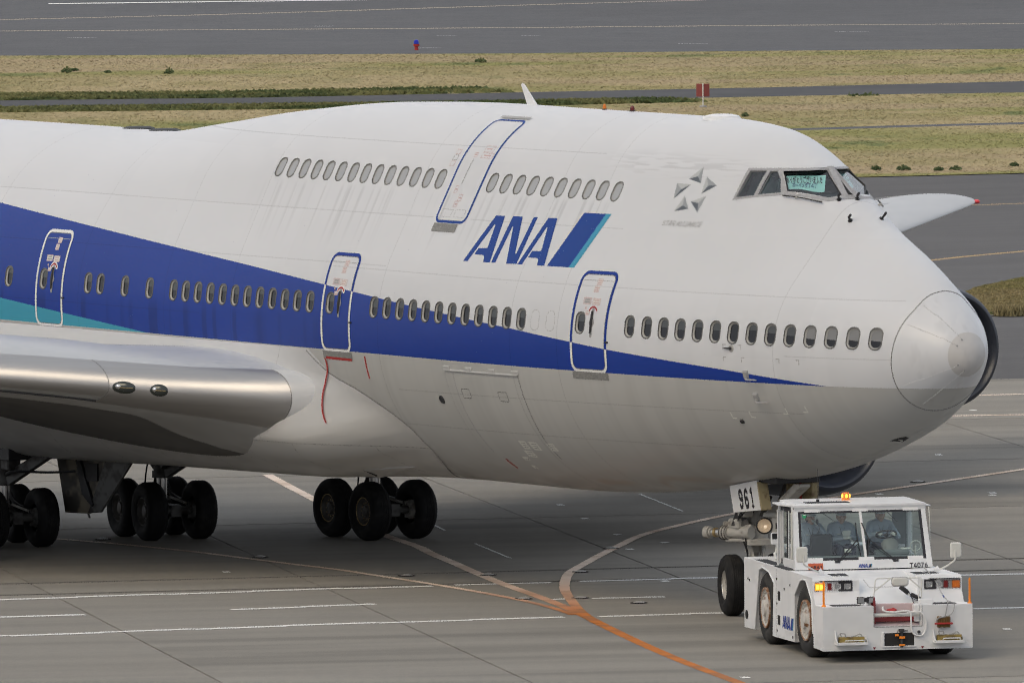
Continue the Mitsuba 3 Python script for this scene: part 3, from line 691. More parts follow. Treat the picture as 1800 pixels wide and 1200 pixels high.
# lower centre sill under the left front pane
for nm, P in PANES.items():
    k = key_for(AP + '__cockpit_window')
    c, u, v, n, xy = offset_poly(P, .0)
    inset = Polygon(xy).buffer(-.026 if nm in ('1', '1L') else -.010, join_style='mitre'); ringp = Polygon(xy).difference(inset)
    M = frame4(c, u, v, n); pr_ = (P - c) @ n
    md = float(np.median(pr_))
    add(k + '__seal', moved(extr(ringp, md - .06, md - .012, 'xy'), M), 'm_black' if nm in ('1', '1L') else 'm_cpframe')
    vv, ff = trimesh.creation.triangulate_polygon(Polygon(xy).buffer(-.02, join_style='mitre'), engine='earcut')
    add(k + '__glass', moved(trimesh.Trimesh(np.c_[vv, np.full(len(vv), md - .03)], ff, process=False), M), 'm_cockpitglass')
# what shows behind the glass
pbr('m_cockpit', proc(lambda p, n, uv: mix((.045, .065, .085), (.028, .04, .05), noise(p.x * 3, p.y * 3, p.z * 5))), .7)
inter = [cbox(5.0, 6.3, -.95, .95, 8.10, 8.2), cbox(4.75, 5.15, -.55, .55, 8.12, 8.40, .06)]
for sd in (1, -1):
    q = patch(Polygon([(4.6, 8.15), (6.5, 8.1), (6.5, 9.0), (5.4, 8.8), (4.9, 8.55)]), -.34, .2, sd)[0]
    inter.append(q)
    inter += [cbox(5.75, 5.9, sd * .5 - .22, sd * .5 + .22, 8.1, 8.68, .07), cbox(5.77, 5.87, sd * .5 - .13, sd * .5 + .13, 8.66, 8.82, .04)]
inter = cat(*inter)
add(AP + '__cockpit_interior', inter, 'm_cockpit')
# doors
DOORS = {'D1': (9.375, 1.02, 4.885, 6.725), 'D2': (18.58, 1.00, 4.90, 6.745), 'D3': (30.215, 1.00, 4.925, 6.785)}
def band(name, poly, w, off=.006):
    rim = poly.buffer(w, join_style='round').difference(poly)
    zt = Polygon([(x, ztop_np(x)) for x in np.linspace(2, 46, 200)] + [(46, 0), (2, 0)])
    hi, lo = rim.difference(zt), rim.intersection(zt)
    k = None
    if hi.area > 1e-4: decal(name + '__outline', hi, 'm_blue', off)
    if lo.area > 1e-4: decal(name + '__outline', lo, 'm_bandwhite', off)
def rr_poly(x0, x1, z0, z1, r):
    return sbox(x0 + r, z0 + r, x1 - r, z1 - r).buffer(r, quad_segs=6)
for dn, (xc, w, z0, z1) in DOORS.items():
    k = key_for(AP + '__cabin_door')
    xw = {'D1': 9.661, 'D2': 18.825, 'D3': 30.475}[dn]; xh = {'D1': 9.299, 'D2': 18.471, 'D3': 30.111}[dn]
    zw = zmain(xw) + .01
    po = rr_poly(xc - w / 2, xc + w / 2, z0, z1, .13)
    hole = Polygon(WO * .985 + np.array([xw, zw])).buffer(-.001)
    decal(k + '__panel', po.difference(hole), 'm_skin', .006, .12)
    decal(k + '__gap', po.buffer(.008).difference(po.buffer(-.006)), 'm_seam', .0085, .12)
    band(k, po.buffer(.010), .062, .0075)
    decal(k + '__top_seam', strip([(xc - w / 2 + .03, z1 - .11), (xc + w / 2 - .03, z1 - .11)], .012), 'm_seam_soft', .008)
    # handle in its recess
    hd = shapely.union_all([LineString([(xh - .0, zw + .27), (xh + .0, zw - .24)]).buffer(.038), Point(xh, zw + .01).buffer(.085).simplify(.01)])
    m, n_ = patch(hd, .010, .05); add(k + '__handle_recess', m, 'm_grey', normals=n_)
    h3 = psurf(np.array([[xh, zw + .24], [xh, zw - .20]]), .028)
    add(k + '__handle', tube([h3[0], h3.mean(0), h3[1]], [.018, .032, .016], 8), 'm_dark')
    # red arc above the handle, warning plates
    arc = np.array([(xh + .155 * math.sin(a), zw + .12 + .20 * math.cos(a)) for a in np.linspace(-.85, .85, 12)])
    if dn != 'D1': decal(k + '__arc_plate', LineString(arc).buffer(.045), 'm_bandwhite', .0095, .05)
    decal(k + '__arc', LineString(arc).buffer(.017), 'm_red', .012, .05)
    for (dx, dz, pw, ph, pb) in ((.02, .80, .16, .12, 0), (.05, .66, .15, .12, 0), (.24, .43, .25, .13, 1), (-.05, .42, .25, .13, 0), (.17, .20, .13, .08, 0), (.25, .29, .045, .045, 0)):
        base = sbox(xh + dx - pw / 2, zw + dz - ph / 2, xh + dx + pw / 2, zw + dz + ph / 2)
        decal(k + '__placard', base, 'm_placard_dim' if (dn == 'D1' or (dn == 'D2' and dz > .4)) and pb else 'm_placard', .0095, .2)
        decal(k + '__placard', base.difference(base.buffer(-.012)), 'm_palered', .0105, .2)
        for q in range(2 if ph > .08 else 1):
            zz = zw + dz - ph * .18 + q * ph * .36
            decal(k + '__placard', sbox(xh + dx - pw * .33, zz - .013, xh + dx + pw * .33, zz + .013), 'm_palered' if not pb else 'm_textgrey', .0105, .2)
    P, u, v, n = local(xw, zw); M = frame4(P + n * .004, u, v, n); tw = T4(M.tolist())
    # the pocket in the skin behind the door window
    for part, ms, b in (('gasket', KIT[0], 'm_gasket'), ('window_frame', KIT[1], 'm_frame'), ('window_pane', KIT[2], 'm_pane'), ('window_shade', PANE_TOPS[1], 'm_panetop')):
        add(f'{k}__{part}', ms, b, to_world=tw)
    sill = Polygon([(xc - w / 2 - .06, z0 - .055), (xc + w / 2 + .06, z0 - .055), (xc + w / 2 + .06, z0 - .20), (xc - w / 2 - .06, z0 - .20)])
    decal(k + '__sill_plate', sill, 'm_sill', .010, .12)
    for s in (.33,): 
        hz = psurf(np.array([[xc - w / 2 - .05, z0 + .55], [xc - w / 2 - .13, z0 + .55]]), .012)
        add(k + '__hinge', tube(hz, .02, 6), 'm_dark')
# upper deck door, bent round the side: its height runs along the skin
k = AP + '__upper_door'; USED.add(k)
xd0, xd1 = 14.80, 15.84
hrow = HO[np.argmin(np.abs(XS - 15.3))]; arcl = np.r_[0, np.cumsum(np.linalg.norm(np.diff(hrow, axis=0), axis=1))]
def zs_of(s): return np.interp(s, arcl, hrow[:, 1])
def s_of(z): return np.interp(z, hrow[:, 1], arcl)
sa, sb = s_of(7.575), s_of(9.505)
def s2z(poly):
    return shapely.transform(poly.segmentize(.06), lambda q: np.c_[q[:, 0], zs_of(q[:, 1])])
po = rr_poly(xd0, xd1, sa, sb, .12)
decal(k + '__panel', s2z(po), 'm_skin', .006, .1)
decal(k + '__gap', s2z(po.buffer(.006).difference(po.buffer(-.005))), 'm_seam_soft', .008, .1)
decal(k + '__outline', s2z(po.buffer(.062).difference(po.buffer(.008))), 'm_bluelogo', .0075, .1)
decal(k + '__sill_plate', s2z(sbox(xd0 + .18, sa - .26, xd1 + .02, sa - .075)), 'm_sill', .009, .1)
decal(k + '__gutter', s2z(sbox(xd0 - .05, sb + .09, xd1 - .02, sb + .17)), 'm_frame', .03, .1)
for dx, ds, w_, h_ in ((.52, .50, .14, .16), (.58, .36, .14, .13), (.30, 1.62, .34, .16), (.24, 1.46, .42, .13), (.66, 1.47, .13, .11), (.78, .68, .12, .16)):
    x0 = xd0 + dx; g = sbox(x0 - w_ / 2, sa + ds - h_ / 2, x0 + w_ / 2, sa + ds + h_ / 2)
    decal(k + '__placard', s2z(g.difference(g.buffer(-.012))), 'm_palered', .009, .2)
    decal(k + '__placard', s2z(sbox(x0 - w_ * .3, sa + ds - .016, x0 + w_ * .3, sa + ds + .016)), 'm_palered', .009, .2)
decal(k + '__arrow', s2z(strip([(xd0 + .66, sa + 1.38), (xd0 + .68, sa + .80)], .022)), 'm_textgrey', .009)
for x0 in (xd0 + .28, xd0 + .76):
    g = sbox(x0 - .19, sa + .07, x0 + .19, sa + .24); decal(k + '__flap', s2z(g.difference(g.buffer(-.008))), 'm_seam_soft', .008, .1)
for ds, b in ((1.52, 'm_palered'), (1.38, 'm_textgrey'), (1.24, 'm_palered')):
    g = sbox(xd1 + .22, sa + ds - .06, xd1 + .38, sa + ds + .06); decal(AP + '__placard', s2z(g.difference(g.buffer(-.012))), b, .005, .2)

# lettering and emblems
LOGO = [[[14.203, 6.823], [13.747, 7.727], [13.425, 7.727], [13.223, 6.83], [13.463, 6.828], [13.506, 6.93], [13.558, 6.958], [13.9, 6.968], [13.853, 7.084], [13.553, 7.095], [13.536, 7.124], [13.625, 7.552], [13.662, 7.558], [14.038, 6.825]], [[13.177, 6.831], [13.141, 7.732], [12.801, 7.736], [12.487, 7.034], [12.456, 7.02], [12.442, 7.035], [12.415, 7.738], [12.277, 7.739], [12.282, 6.835], [12.634, 6.829], [12.968, 7.534], [13.0, 7.54], [13.028, 6.833]], [[12.242, 6.83], [11.907, 7.742], [11.595, 7.742], [11.321, 6.834], [11.562, 6.831], [11.604, 6.94], [11.659, 6.968], [11.981, 6.973], [11.944, 7.097], [11.661, 7.104], [11.643, 7.13], [11.786, 7.558], [11.821, 7.564], [12.085, 6.833]]]
for g in LOGO: decal(AP + '__logo_letter', Polygon(g).buffer(.001), 'm_bluelogo', .004, .12)
decal(AP + '__logo_bar', Polygon([[11.23, 6.834], [10.784, 7.879], [10.048, 7.882], [10.506, 6.832]]), 'm_bluelogo', .004, .12)
decal(AP + '__logo_bar', Polygon([[10.506, 6.832], [10.048, 7.882], [9.866, 7.886], [10.332, 6.833]]), 'm_turq', .004, .12)
for kk, vv in ((f'{AP}__logo_bar_001', 'light turquoise edge of the slanted logo bar'),): tag(kk, vv)
STAR = [([[7.6, 8.866], [7.88, 8.629], [7.469, 8.553], [7.644, 8.679]], 'lmd'), ([[7.383, 8.683], [6.995, 8.525], [7.34, 8.352], [7.233, 8.517]], 'mdl'), ([[7.746, 8.524], [8.176, 8.537], [7.965, 8.254], [7.962, 8.434]], 'lmd'), ([[7.799, 8.306], [7.933, 7.999], [7.534, 8.061], [7.744, 8.12]], 'ldm'), ([[7.166, 8.321], [7.552, 8.199], [7.23, 8.003], [7.317, 8.178]], 'ldm')]
starfaces = {0: ((0, 1, 'l'), (0, 2, 'm'), (1, 2, 'd')), 1: ((0, 1, 'm'), (0, 2, 'l'), (1, 2, 'd')), 2: ((0, 1, 'l'), (0, 2, 'd'), (1, 2, 'm')), 3: ((0, 1, 'l'), (0, 2, 'm'), (1, 2, 'd')), 4: ((0, 1, 'l'), (0, 2, 'm'), (1, 2, 'd'))}
starfaces[2] = ((0, 1, 'l'), (1, 2, 'm'), (0, 2, 'd')); starfaces[3] = ((0, 1, 'l'), (0, 2, 'm'), (1, 2, 'd'))
STAR[2] = ([[7.746, 8.524], [8.176, 8.537], [8.10, 8.235], [7.985, 8.42]], 'x')
for i, (P4, _) in enumerate(STAR):
    for a, b, tone in starfaces[i]: decal(AP + '__emblem_facet', Polygon([P4[a], P4[b], P4[3]]), 'm_star_' + tone, .0045, .1)
tm = meshkit.text_mesh('STAR ALLIANCE', .10, .002)
v = tm.vertices.copy(); wd = v[:, 0].max()
x_ = 8.143 - (v[:, 0] / wd) * 1.165 - v[:, 1] * .25; z_ = 7.722 + v[:, 1] * 1.0
V = psurf(np.c_[x_, z_], .003 + v[:, 2])
add(AP + '__lettering', trimesh.Trimesh(V, tm.faces, process=False), 'm_textgrey')
# forward cargo door: outline, hinge, two access panels; small hatches, placards and stencilled marks
k = AP + '__cargo_door'
decal(k + '__edge', strip([[11.84, 4.654], [11.825, 4.466], [11.815, 4.161], [11.82, 3.894], [11.85, 3.466], [11.87, 3.231], [11.87, 2.96]], .018), 'm_seam', .004, .12)
decal(k + '__edge', strip([[14.497, 4.632], [14.504, 4.498], [14.50, 4.231], [14.49, 3.81], [14.48, 3.505], [14.48, 3.0]], .012), 'm_seam_soft', .004, .12)
decal(k + '__edge', strip([[14.2, 4.60], [14.21, 4.0], [14.21, 3.0]], .03), 'm_seam_soft', .003, .12)
hinge = psurf(np.array([[x, 4.655] for x in np.linspace(14.48, 11.84, 12)]), .008)
pbr('m_bellygrey', (.43, .43, .42), .45)
add(k + '__hinge', tube(hinge, .022, 6), 'm_bellygrey'); decal(k + '__hinge_gap', strip([[14.5, 4.615], [11.84, 4.605]], .022), 'm_seam_soft', .004)
for i in range(4):
    x = 14.4 - i * .83; add(k + '__hinge_cover', cat(*[moved(cbox(-.12, .12, -.045, .045, -.01, .022), frame4(*local(x, 4.70)))]), 'm_bellygrey')
for x, z in ((13.892, 4.204), (12.554, 4.197)):
    g = rr_poly(x - .16, x + .16, z - .10, z + .10, .04)
    decal(k + '__access_panel', g.difference(g.buffer(-.015)), 'm_seam', .004, .1)
P, u, v, n = local(14.942, 4.032); M = frame4(P, u, v, n)
add(AP + '__vent', moved(lathe([(0, .004), (.075, .006), (.085, .012), (.095, .0)], 20, 'z'), M), 'm_dark')
for i, (x, z, w_, h_) in enumerate(((12.755, 3.21, .24, .17), (12.399, 3.204, .28, .17), (11.80, 3.209, .24, .16), (12.822, 3.022, .3, .14), (13.181, 2.913, .2, .07), (13.251, 2.729, .14, .07))):
    decal(AP + '__placard', sbox(x - w_ / 2, z - h_ / 2, x + w_ / 2, z + h_ / 2), 'm_placard', .004, .2)
    for q in range(3 if h_ > .1 else 1): decal(AP + '__placard', sbox(x - w_ * .36, z - h_ * .3 + q * h_ * .26, x + w_ * .3, z - h_ * .3 + q * h_ * .26 + .012), 'm_textgrey', .005, .2)
decal(AP + '__red_line', strip([[19.05, 4.705], [18.04, 4.695]], .05), 'm_red', .012)
decal(AP + '__red_line', strip([[17.526, 4.792], [17.527, 4.341]], .045), 'm_red', .005)
decal(AP + '__pull_tab', sbox(14.0, 2.66, 14.06, 2.86).buffer(.001), 'm_red', .005)
for x, z in ((5.267, 5.533), (4.765, 5.533), (5.262, 5.29), (4.756, 5.294), (3.735, 5.3), (3.216, 5.294)):
    s = 1 if x in (5.267, 5.262, 4.756) else -1
    L = shapely.union_all([strip([(x, z), (x - s * .085, z)], .016), strip([(x, z + .008), (x, z - .09)], .016)])
    decal(AP + '__corner_mark', L, 'm_seam_soft', .004)
for i, (x, z) in enumerate(((5.449, 4.082), (4.922, 4.122), (3.877, 4.222), (3.357, 4.275))):
    s = 1 if i < 2 else -1
    x -= s * .02
    decal(AP + '__corner_mark', shapely.union_all([strip([(x, z), (x - s * .11, z)], .022), strip([(x, z - .011), (x + s * .0, z + .12)], .022)]), 'm_placard', .004)
for x in (11.154, 10.638):
    g = Polygon(WO + np.array([x, zmain(x)])); decal(AP + '__window_plug', g.difference(g.buffer(-.008)), 'm_seam_soft', .003, .1)
# probes, static port, angle-of-attack vane
for x, z, L in ((4.66, 4.968, .26), (4.528, 4.538, .28)):
    P, u, v, n = local(x, z); M = frame4(P, u, v, n); k = key_for(AP + '__pitot_probe')
    add(k + '__base', moved(hull([(-.09, -.07, 0), (.06, -.08, 0), (.06, .08, 0), (-.09, .09, 0), (-.05, -.05, .05), (.05, -.06, .05), (.05, .05, .05), (-.05, .06, .05)]), M), 'm_grey')
    add(k + '__tube', moved(tube([(0, -.04, .03), (.08, -.07, .12), (.14, -.075, .13), (.14 + L, -.08, .135)], [.03, .022, .018, .012], 8), M), 'm_metal')
P, u, v, n = local(5.038, 5.464); M = frame4(P, u, v, n)
add(AP + '__flow_vane__base', moved(lathe([(0, .012), (.06, .012), (.075, 0)], 18, 'z'), M), 'm_frame')
add(AP + '__flow_vane__blade', moved(cat(hull([(0, -.025, 0), (0, .025, 0), (-.2, -.008, 0), (-.2, .008, 0), (0, 0, .06), (-.2, 0, .04), (0, -.01, .06), (-.2, -.004, .04)]), cyl((0, 0, 0), (0, 0, .05), .03, 10)), M), 'm_dark')
for x, z, r in ((5.221, 4.025, .055),):
    P, u, v, n = local(x, z); add(AP + '__drain_vent', moved(lathe([(0, .03), (r * .7, .03), (r, 0)], 14, 'z'), frame4(P, u, v, n)), 'm_black')
decal(AP + '__access_panel', Polygon([(2.62, 3.70), (2.35, 3.79), (2.28, 3.76), (2.50, 3.68)]), 'm_dark', .004)
for x, z in ((4.155, 8.317), (3.988, 8.324), (3.619, 7.93), (3.358, 7.956)):
    sd = -1 if x == 3.358 else 1
    P = psurf(np.array([x, z]), 0., sd); n = nsurf(np.array(x), np.array(z), sd)
    add(AP + '__probe', cat(cyl(P, P + n * .10, .022, 8), cyl(P, P + n * .012, .05, 10), tube([P + n * .10, P + n * .10 + np.array([-.06, 0, .05])], .025, 8)), 'm_black')
# wipers
for sd, pts in ((1, [[5.218, 8.355], [4.95, 8.335], [4.72, 8.305], [4.354, 8.235]]), (-1, [[4.35, 8.24], [4.15, 8.18], [4.05, 8.12]])):
    P = psurf(np.array(pts), .055, sd); k = key_for(AP + '__wiper')
    add(k + '__blade', tube(P, .014, 6), 'm_black')
    Q = psurf(np.array([pts[1], [pts[1][0] - .05, pts[1][1] - .02]]), np.array([.0, .07]), sd)
    add(k + '__arm', cat(tube([Q[0], Q[1]], .022, 6), tube([P[0] + (P[-1] - P[0]) * .3 + np.array([0, 0, .025]), P[-1] + np.array([0, 0, .02])], .010, 6)), 'm_frame')
Pm = psurf(np.array([[4.98, 8.385], [4.95, 8.41]]), np.array([.012, .012])); add(AP + '__wiper_spray_bar', hull(np.vstack([Pm + d_ for d_ in ((.03, 0, 0), (-.03, 0, 0), (0, 0, .02))])), 'm_placard')
pbr('m_beaconred', (.12, .01, .012), .3)
# crown: blade antenna, beacons, low domes, hatches
def crown(x): return np.interp(x, XS, HO[:, -1, 1])
zc_ = crown(16.1)
blade = hull([(16.32, .02, zc_ - .03), (16.32, -.02, zc_ - .03), (15.95, .02, zc_ - .03), (15.95, -.02, zc_ - .03), (16.58, .01, zc_ + .40), (16.58, -.01, zc_ + .40), (16.46, .01, zc_ + .40), (16.46, -.01, zc_ + .40), (16.52, 0, zc_ + .43)])
add(AP + '__blade_antenna', blade, 'm_white')
for x, b, r in ((12.95, 'm_beaconred', .045), (13.7, 'm_orange', .036)):
    x = 12.35 if b == 'm_beaconred' else 13.4
    k = key_for(AP + '__beacon'); zc_ = crown(x)
    add(k + '__lens', moved(lathe([(0, .13), (r * .6, .12), (r, .08), (r, .03), (0, .03)], 12, 'z'), tr(x, 0, zc_ - .01)), b); add(k + '__mount', moved(lathe([(0, .035), (r * 1.3, .03), (r * 1.4, -.03)], 12, 'z'), tr(x, 0, zc_ - .01)), 'm_dark')
zc_ = crown(9.0); add(AP + '__antenna_dome', moved(lathe([(0, .07), (.2, .06), (.34, .03), (.40, -.05)], 20, 'z'), tr(9.0, 0, zc_)), 'm_white')
for x in (31.3, 32.4):
    zc_ = crown(x); add(AP + '__crown_vent', moved(lathe([(0, .05), (.26, .045), (.34, .02), (.36, -.05)], 20, 'z'), tr(x, -.2, zc_ - .01)), 'm_dark')

# paper notices stuck inside the front windows of the flight deck
pbr('m_notice', (.64, .88, .84), .7)
pbr('m_notice_ink', (.012, .02, .03), .7)
pbr('m_notice_blue', (.035, .09, .20), .7)
STK = {
 'a': [[(.1, .78), (.85, .82)], [(.42, 1), (.4, .5), (.5, .1)], [(.68, .65), (.5, .25), (.25, .1), (.12, .25), (.3, .5), (.65, .5), (.85, .3), (.75, .05), (.6, .0)]],
 'ri': [[(.25, .95), (.22, .4), (.33, .45)], [(.72, 1), (.75, .45), (.6, .12), (.4, .0)]],
 'ka': [[(.05, .7), (.6, .75), (.58, .2), (.42, .05)], [(.35, 1), (.3, .5), (.08, .02)], [(.75, .75), (.92, .4)]],
 'to': [[(.3, 1), (.4, .55)], [(.8, .75), (.35, .5), (.15, .25), (.3, .03), (.85, .03)]],
 'u': [[(.3, 1), (.65, .92)], [(.15, .6), (.5, .7), (.78, .55), (.72, .25), (.4, .0)]],
 'ko': [[(.2, .88), (.75, .9)], [(.2, .45), (.18, .15), (.4, .03), (.85, .06)]],
 'sa': [[(.1, .72), (.88, .8)], [(.4, 1), (.55, .65), (.75, .45)], [(.2, .35), (.2, .1), (.4, .0), (.78, .03)]],
 'i': [[(.15, .9), (.15, .4), (.28, .12), (.38, .3)], [(.75, .8), (.9, .35)]],
 'ma': [[(.12, .82), (.85, .82)], [(.15, .55), (.82, .55)], [(.5, 1), (.5, .2), (.3, .02), (.15, .12), (.3, .25), (.55, .2), (.85, .02)]],
 'si': [[(.3, 1), (.28, .3), (.42, .03), (.65, .08), (.88, .35)]],
 'ta': [[(.08, .75), (.6, .78)], [(.35, 1), (.25, .5), (.08, .02)], [(.5, .5), (.85, .52)], [(.48, .25), (.55, .05), (.9, .05)]],
 'HO': [[(.1, .75), (.88, .75)], [(.5, 1), (.5, .0)], [(.3, .5), (.12, .2)], [(.68, .5), (.88, .2)]],
 '-': [[(.05, .5), (.95, .5)]], 'I': [[(.85, 1), (.5, .65), (.08, .45)], [(.55, .65), (.55, .0)]],
 'N': [[(.12, .85), (.38, .68)], [(.12, .05), (.55, .25), (.9, .8)]],
 'KU': [[(.4, 1), (.1, .5)], [(.38, .82), (.85, .82), (.7, .35), (.3, .0)]],
 '7': [[(.15, .98), (.85, .98), (.4, .0)]], '4': [[(.7, .0), (.7, 1), (.1, .3), (.95, .3)]]}
DAK = [[(.78, 1.05), (.88, .88)], [(.92, 1.1), (1.02, .92)]]
def notice(corners, name, label, lines, inward):
    """corners: top left, top right, bottom right, bottom left"""
    Q = np.array(corners, float)
    def at(s, t): return (Q[0] * (1 - s) + Q[1] * s) * (1 - t) + (Q[3] * (1 - s) + Q[2] * s) * t
    nrm = np.cross(Q[1] - Q[0], Q[3] - Q[0]); nrm /= np.linalg.norm(nrm); nrm *= np.sign(nrm @ inward)
    k = key_for(name); g = np.random.default_rng(5); n = 12; V = []
    for j in range(5):
        for i in range(n + 1):
            s = i / n; V.append(at(s, j / 4) + nrm * .006 * math.sin(s * 7 + j) + (np.array([0, 0, .02]) * math.sin(s * 6.) if j == 4 else 0))
    F = [f for j in range(4) for i in range(n) for f in ((j * (n + 1) + i, j * (n + 1) + i + 1, (j + 1) * (n + 1) + i + 1), (j * (n + 1) + i, (j + 1) * (n + 1) + i + 1, (j + 1) * (n + 1) + i))]
    add(k + '__paper', trimesh.Trimesh(V, F, process=False), 'm_notice', True)
    for chars, s0, s1, t0, t1, ink, wd in lines:
        geo = []; cw = (s1 - s0) / len(chars)
        for i, ch in enumerate(chars):
            base = ch.rstrip('"'); st = STK[base] + (DAK if ch.endswith('"') else [])
            for ln in st:
                geo.append(shapely.transform(LineString(ln).buffer(wd, quad_segs=2), lambda q, i=i: np.c_[s0 + (i + .06 + q[:, 0] * .84) * cw, t1 - q[:, 1] * (t1 - t0)]))
        geo = shapely.union_all(geo); ms = []
        for gq in getattr(geo, 'geoms', [geo]):
            v, f = trimesh.creation.triangulate_polygon(gq, engine='earcut')
            ms.append(trimesh.Trimesh(np.array([at(a, b) + nrm * .016 for a, b in v]), f, process=False))
        add(k + '__lettering', cat(*ms), ink)
    tag(k, label, 'paper notice')
    return k
L1 = ['a', 'ri', 'ka"', 'to', 'u', 'ko"', 'sa"', 'i', 'ma', 'si', 'ta']; L2 = ['HO"', '-', 'I', 'N', 'KU"', '7', '4', '7']
c1, n1 = plane_fit(PANES['1'])
SG = on3([[5.51, 8.80], [4.869, 8.814], [4.588, 8.527], [5.262, 8.546]]) - n1 * .075
# nearly plane: push back behind the glass everywhere
SG -= np.outer(np.clip((SG - c1) @ n1 + .06, 0, None), n1)
notice(SG, 'paper_notice', 'pale green paper notice with dark Japanese lettering behind the right front cockpit window', [(L1, .0, .94, .13, .52, 'm_notice_ink', .075), (L2, .13, .80, .56, .84, 'm_notice_blue', .085)], n1)
c2, n2_ = plane_fit(PANES['1L'])
SL = np.array([[4.86, -.02, 8.83], [5.36, -.62, 8.82], [5.05, -.60, 8.56], [4.55, -.03, 8.56]]) - n2_ * .07
SL -= np.outer(np.clip((SL - c2) @ n2_ + .06, 0, None), n2_)
notice(SL, 'paper_notice', 'second pale green notice, half hidden behind the far front cockpit window', [(L1, .0, .94, .13, .52, 'm_notice_ink', .075), (L2, .13, .80, .56, .84, 'm_notice_blue', .085)], n2_)
# ------------------------------------------------------------------ wing-to-body fairing, wings, engines
def ss(t): t = np.clip(t, 0, 1); return t * t * (3 - 2 * t)
fx = np.r_[np.linspace(16.3, 24, 60), np.linspace(24.3, 46, 50)]
NF = 64
SZ, SX = [2.0, 2.47, 2.91, 3.27, 3.57, 4.06, 4.36, 4.9], [18.2, 17.3, 16.75, 16.8, 17.1, 18.1, 19.0, 19.8]
def fair_row(x, side):
    i = np.interp(x, XS, np.arange(len(XS))); a = int(i); fr_ = i - a
    h = HO[a] * (1 - fr_) + HO[min(a + 1, len(HO) - 1)] * fr_
    ztop = 4.86
    k = h[:, 1] <= ztop; q = np.vstack([h[k], [np.interp(ztop, h[:, 1], h[:, 0]), ztop]])
    t = np.r_[0, np.cumsum(np.linalg.norm(np.diff(q, axis=0), axis=1))]; s = np.linspace(0, t[-1], NF)
    A = np.stack([np.interp(s, t, q[:, 0]), np.interp(s, t, q[:, 1])], -1)
    zk = np.interp(x, [16, 22.7, 28.5, 34.5, 46], [2.12, 2.03, 1.95, 1.83, 1.80])
    g = np.array([(0, zk), (1.0, zk + .005), (1.9, zk + .10), (2.55, zk + .36), (3.02, 2.62), (3.40, 2.93), (3.46, 3.0), (3.50, 3.4), (3.50, 3.9), (3.38, 4.4), (A[-1, 0] + .004, ztop)])
    t = np.r_[0, np.cumsum(np.linalg.norm(np.diff(g, axis=0), axis=1))]; s = np.linspace(0, t[-1], NF)
    f = PchipInterpolator(t, g); B = f(s)
    w = ss((x - np.interp(A[:, 1], SZ, SX)) / np.interp(A[:, 1], [2.2, 3., 4.9], [5.0, 3.6, 3.0]))[:, None]
    P = A * (1 - w) + B * w
    n = np.gradient(A, axis=0); n = np.stack([n[:, 1], -n[:, 0]], -1); n /= np.linalg.norm(n, axis=1)[:, None]
    lift = np.clip((x - np.interp(A[:, 1], SZ, SX)) * .15, -.05, .006)[:, None]
    P = P + n * lift
    P[0, 0] = 0
    return np.c_[np.full(NF, x), P[:, 0] * side, P[:, 1]]
for side in (1, -1):
    G = np.array([fair_row(x, side) for x in fx]); V = G.reshape(-1, 3)
    i, j = np.meshgrid(np.arange(len(fx) - 1), np.arange(NF - 1), indexing='ij'); p = (i * NF + j).ravel()
    F = np.concatenate([np.stack([p, p + 1, p + NF + 1], 1), np.stack([p, p + NF + 1, p + NF], 1)])
    if side > 0: F = F[:, ::-1]
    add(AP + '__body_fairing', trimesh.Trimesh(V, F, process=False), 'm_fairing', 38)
def fairing(p, n, uv):
    c = mi.Color3f(.49, .485, .47) * (.94 + .10 * fbm(p.x * .5, p.y * .6, p.z * .6))
    up = smoothstep(2.95, 3.6, p.z) * smoothstep(26., 19., p.x)
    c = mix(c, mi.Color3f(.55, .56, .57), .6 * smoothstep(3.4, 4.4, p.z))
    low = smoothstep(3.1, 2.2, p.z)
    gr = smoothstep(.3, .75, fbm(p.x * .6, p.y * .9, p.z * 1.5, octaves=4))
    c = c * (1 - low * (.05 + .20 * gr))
    d = mi.Float(9)
    for s in (18.7, 20.6, 22.6, 24.6, 26.8, 29., 31.): d = dr.minimum(d, dr.abs(p.x + .55 * (p.z - 2.) - s) / .013 + dr.select(p.z > 2.92, 9., 0.))
    d = dr.minimum(d, dr.abs(p.z - 2.93) / .014)
    d = dr.minimum(d, dr.abs(p.x + .22 * (p.z - 4.) - 21.0) / .014 + dr.select(p.z < 2.95, 9., 0.))
    rivet = smoothstep(.5, .62, noise(p.x * 22, p.z * 22, 1.))
    return c * (1 - .42 * smoothstep(1., .3, d) * (.35 + .65 * rivet))
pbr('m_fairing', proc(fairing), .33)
# dark seam where the fairing meets the skin, the red line, the ram air scoop
sm = np.array([[18.5, 2.17], [17.3, 2.47], [16.85, 2.75], [16.75, 2.91], [16.8, 3.27], [17.1, 3.57], [18.1, 4.06], [19.0, 4.36], [19.8, 4.82]])
decal(AP + '__body_fairing__seam', LineString(spline(sm, 40)).buffer(.009, cap_style='flat'), 'm_seam', .010, .1)
GF = np.array([fair_row(x, 1) for x in np.linspace(16.4, 26, 160)])
def on_fair(x, z):
    i = int(np.clip(np.searchsorted(np.linspace(16.4, 26, 160), x), 0, 159)); r = GF[i]
    k = r[:, 2].argmin(); return np.array([x, np.interp(z, r[k:, 2], r[k:, 1]), z])
rl = spline([[19.028, 3.20, 4.70], [19.059, 3.135, 4.562], [19.115, 3.095, 4.385], [19.20, 3.09, 4.185], [19.235, 3.13, 3.978], [19.225, 3.158, 3.784], [19.17, 3.177, 3.581], [19.053, 3.17, 3.379]], 24)
w2 = np.array([.028, 0, 0]); V = np.vstack([rl - w2 + (0, .012, 0), rl + w2 + (0, .012, 0)]); n = len(rl)
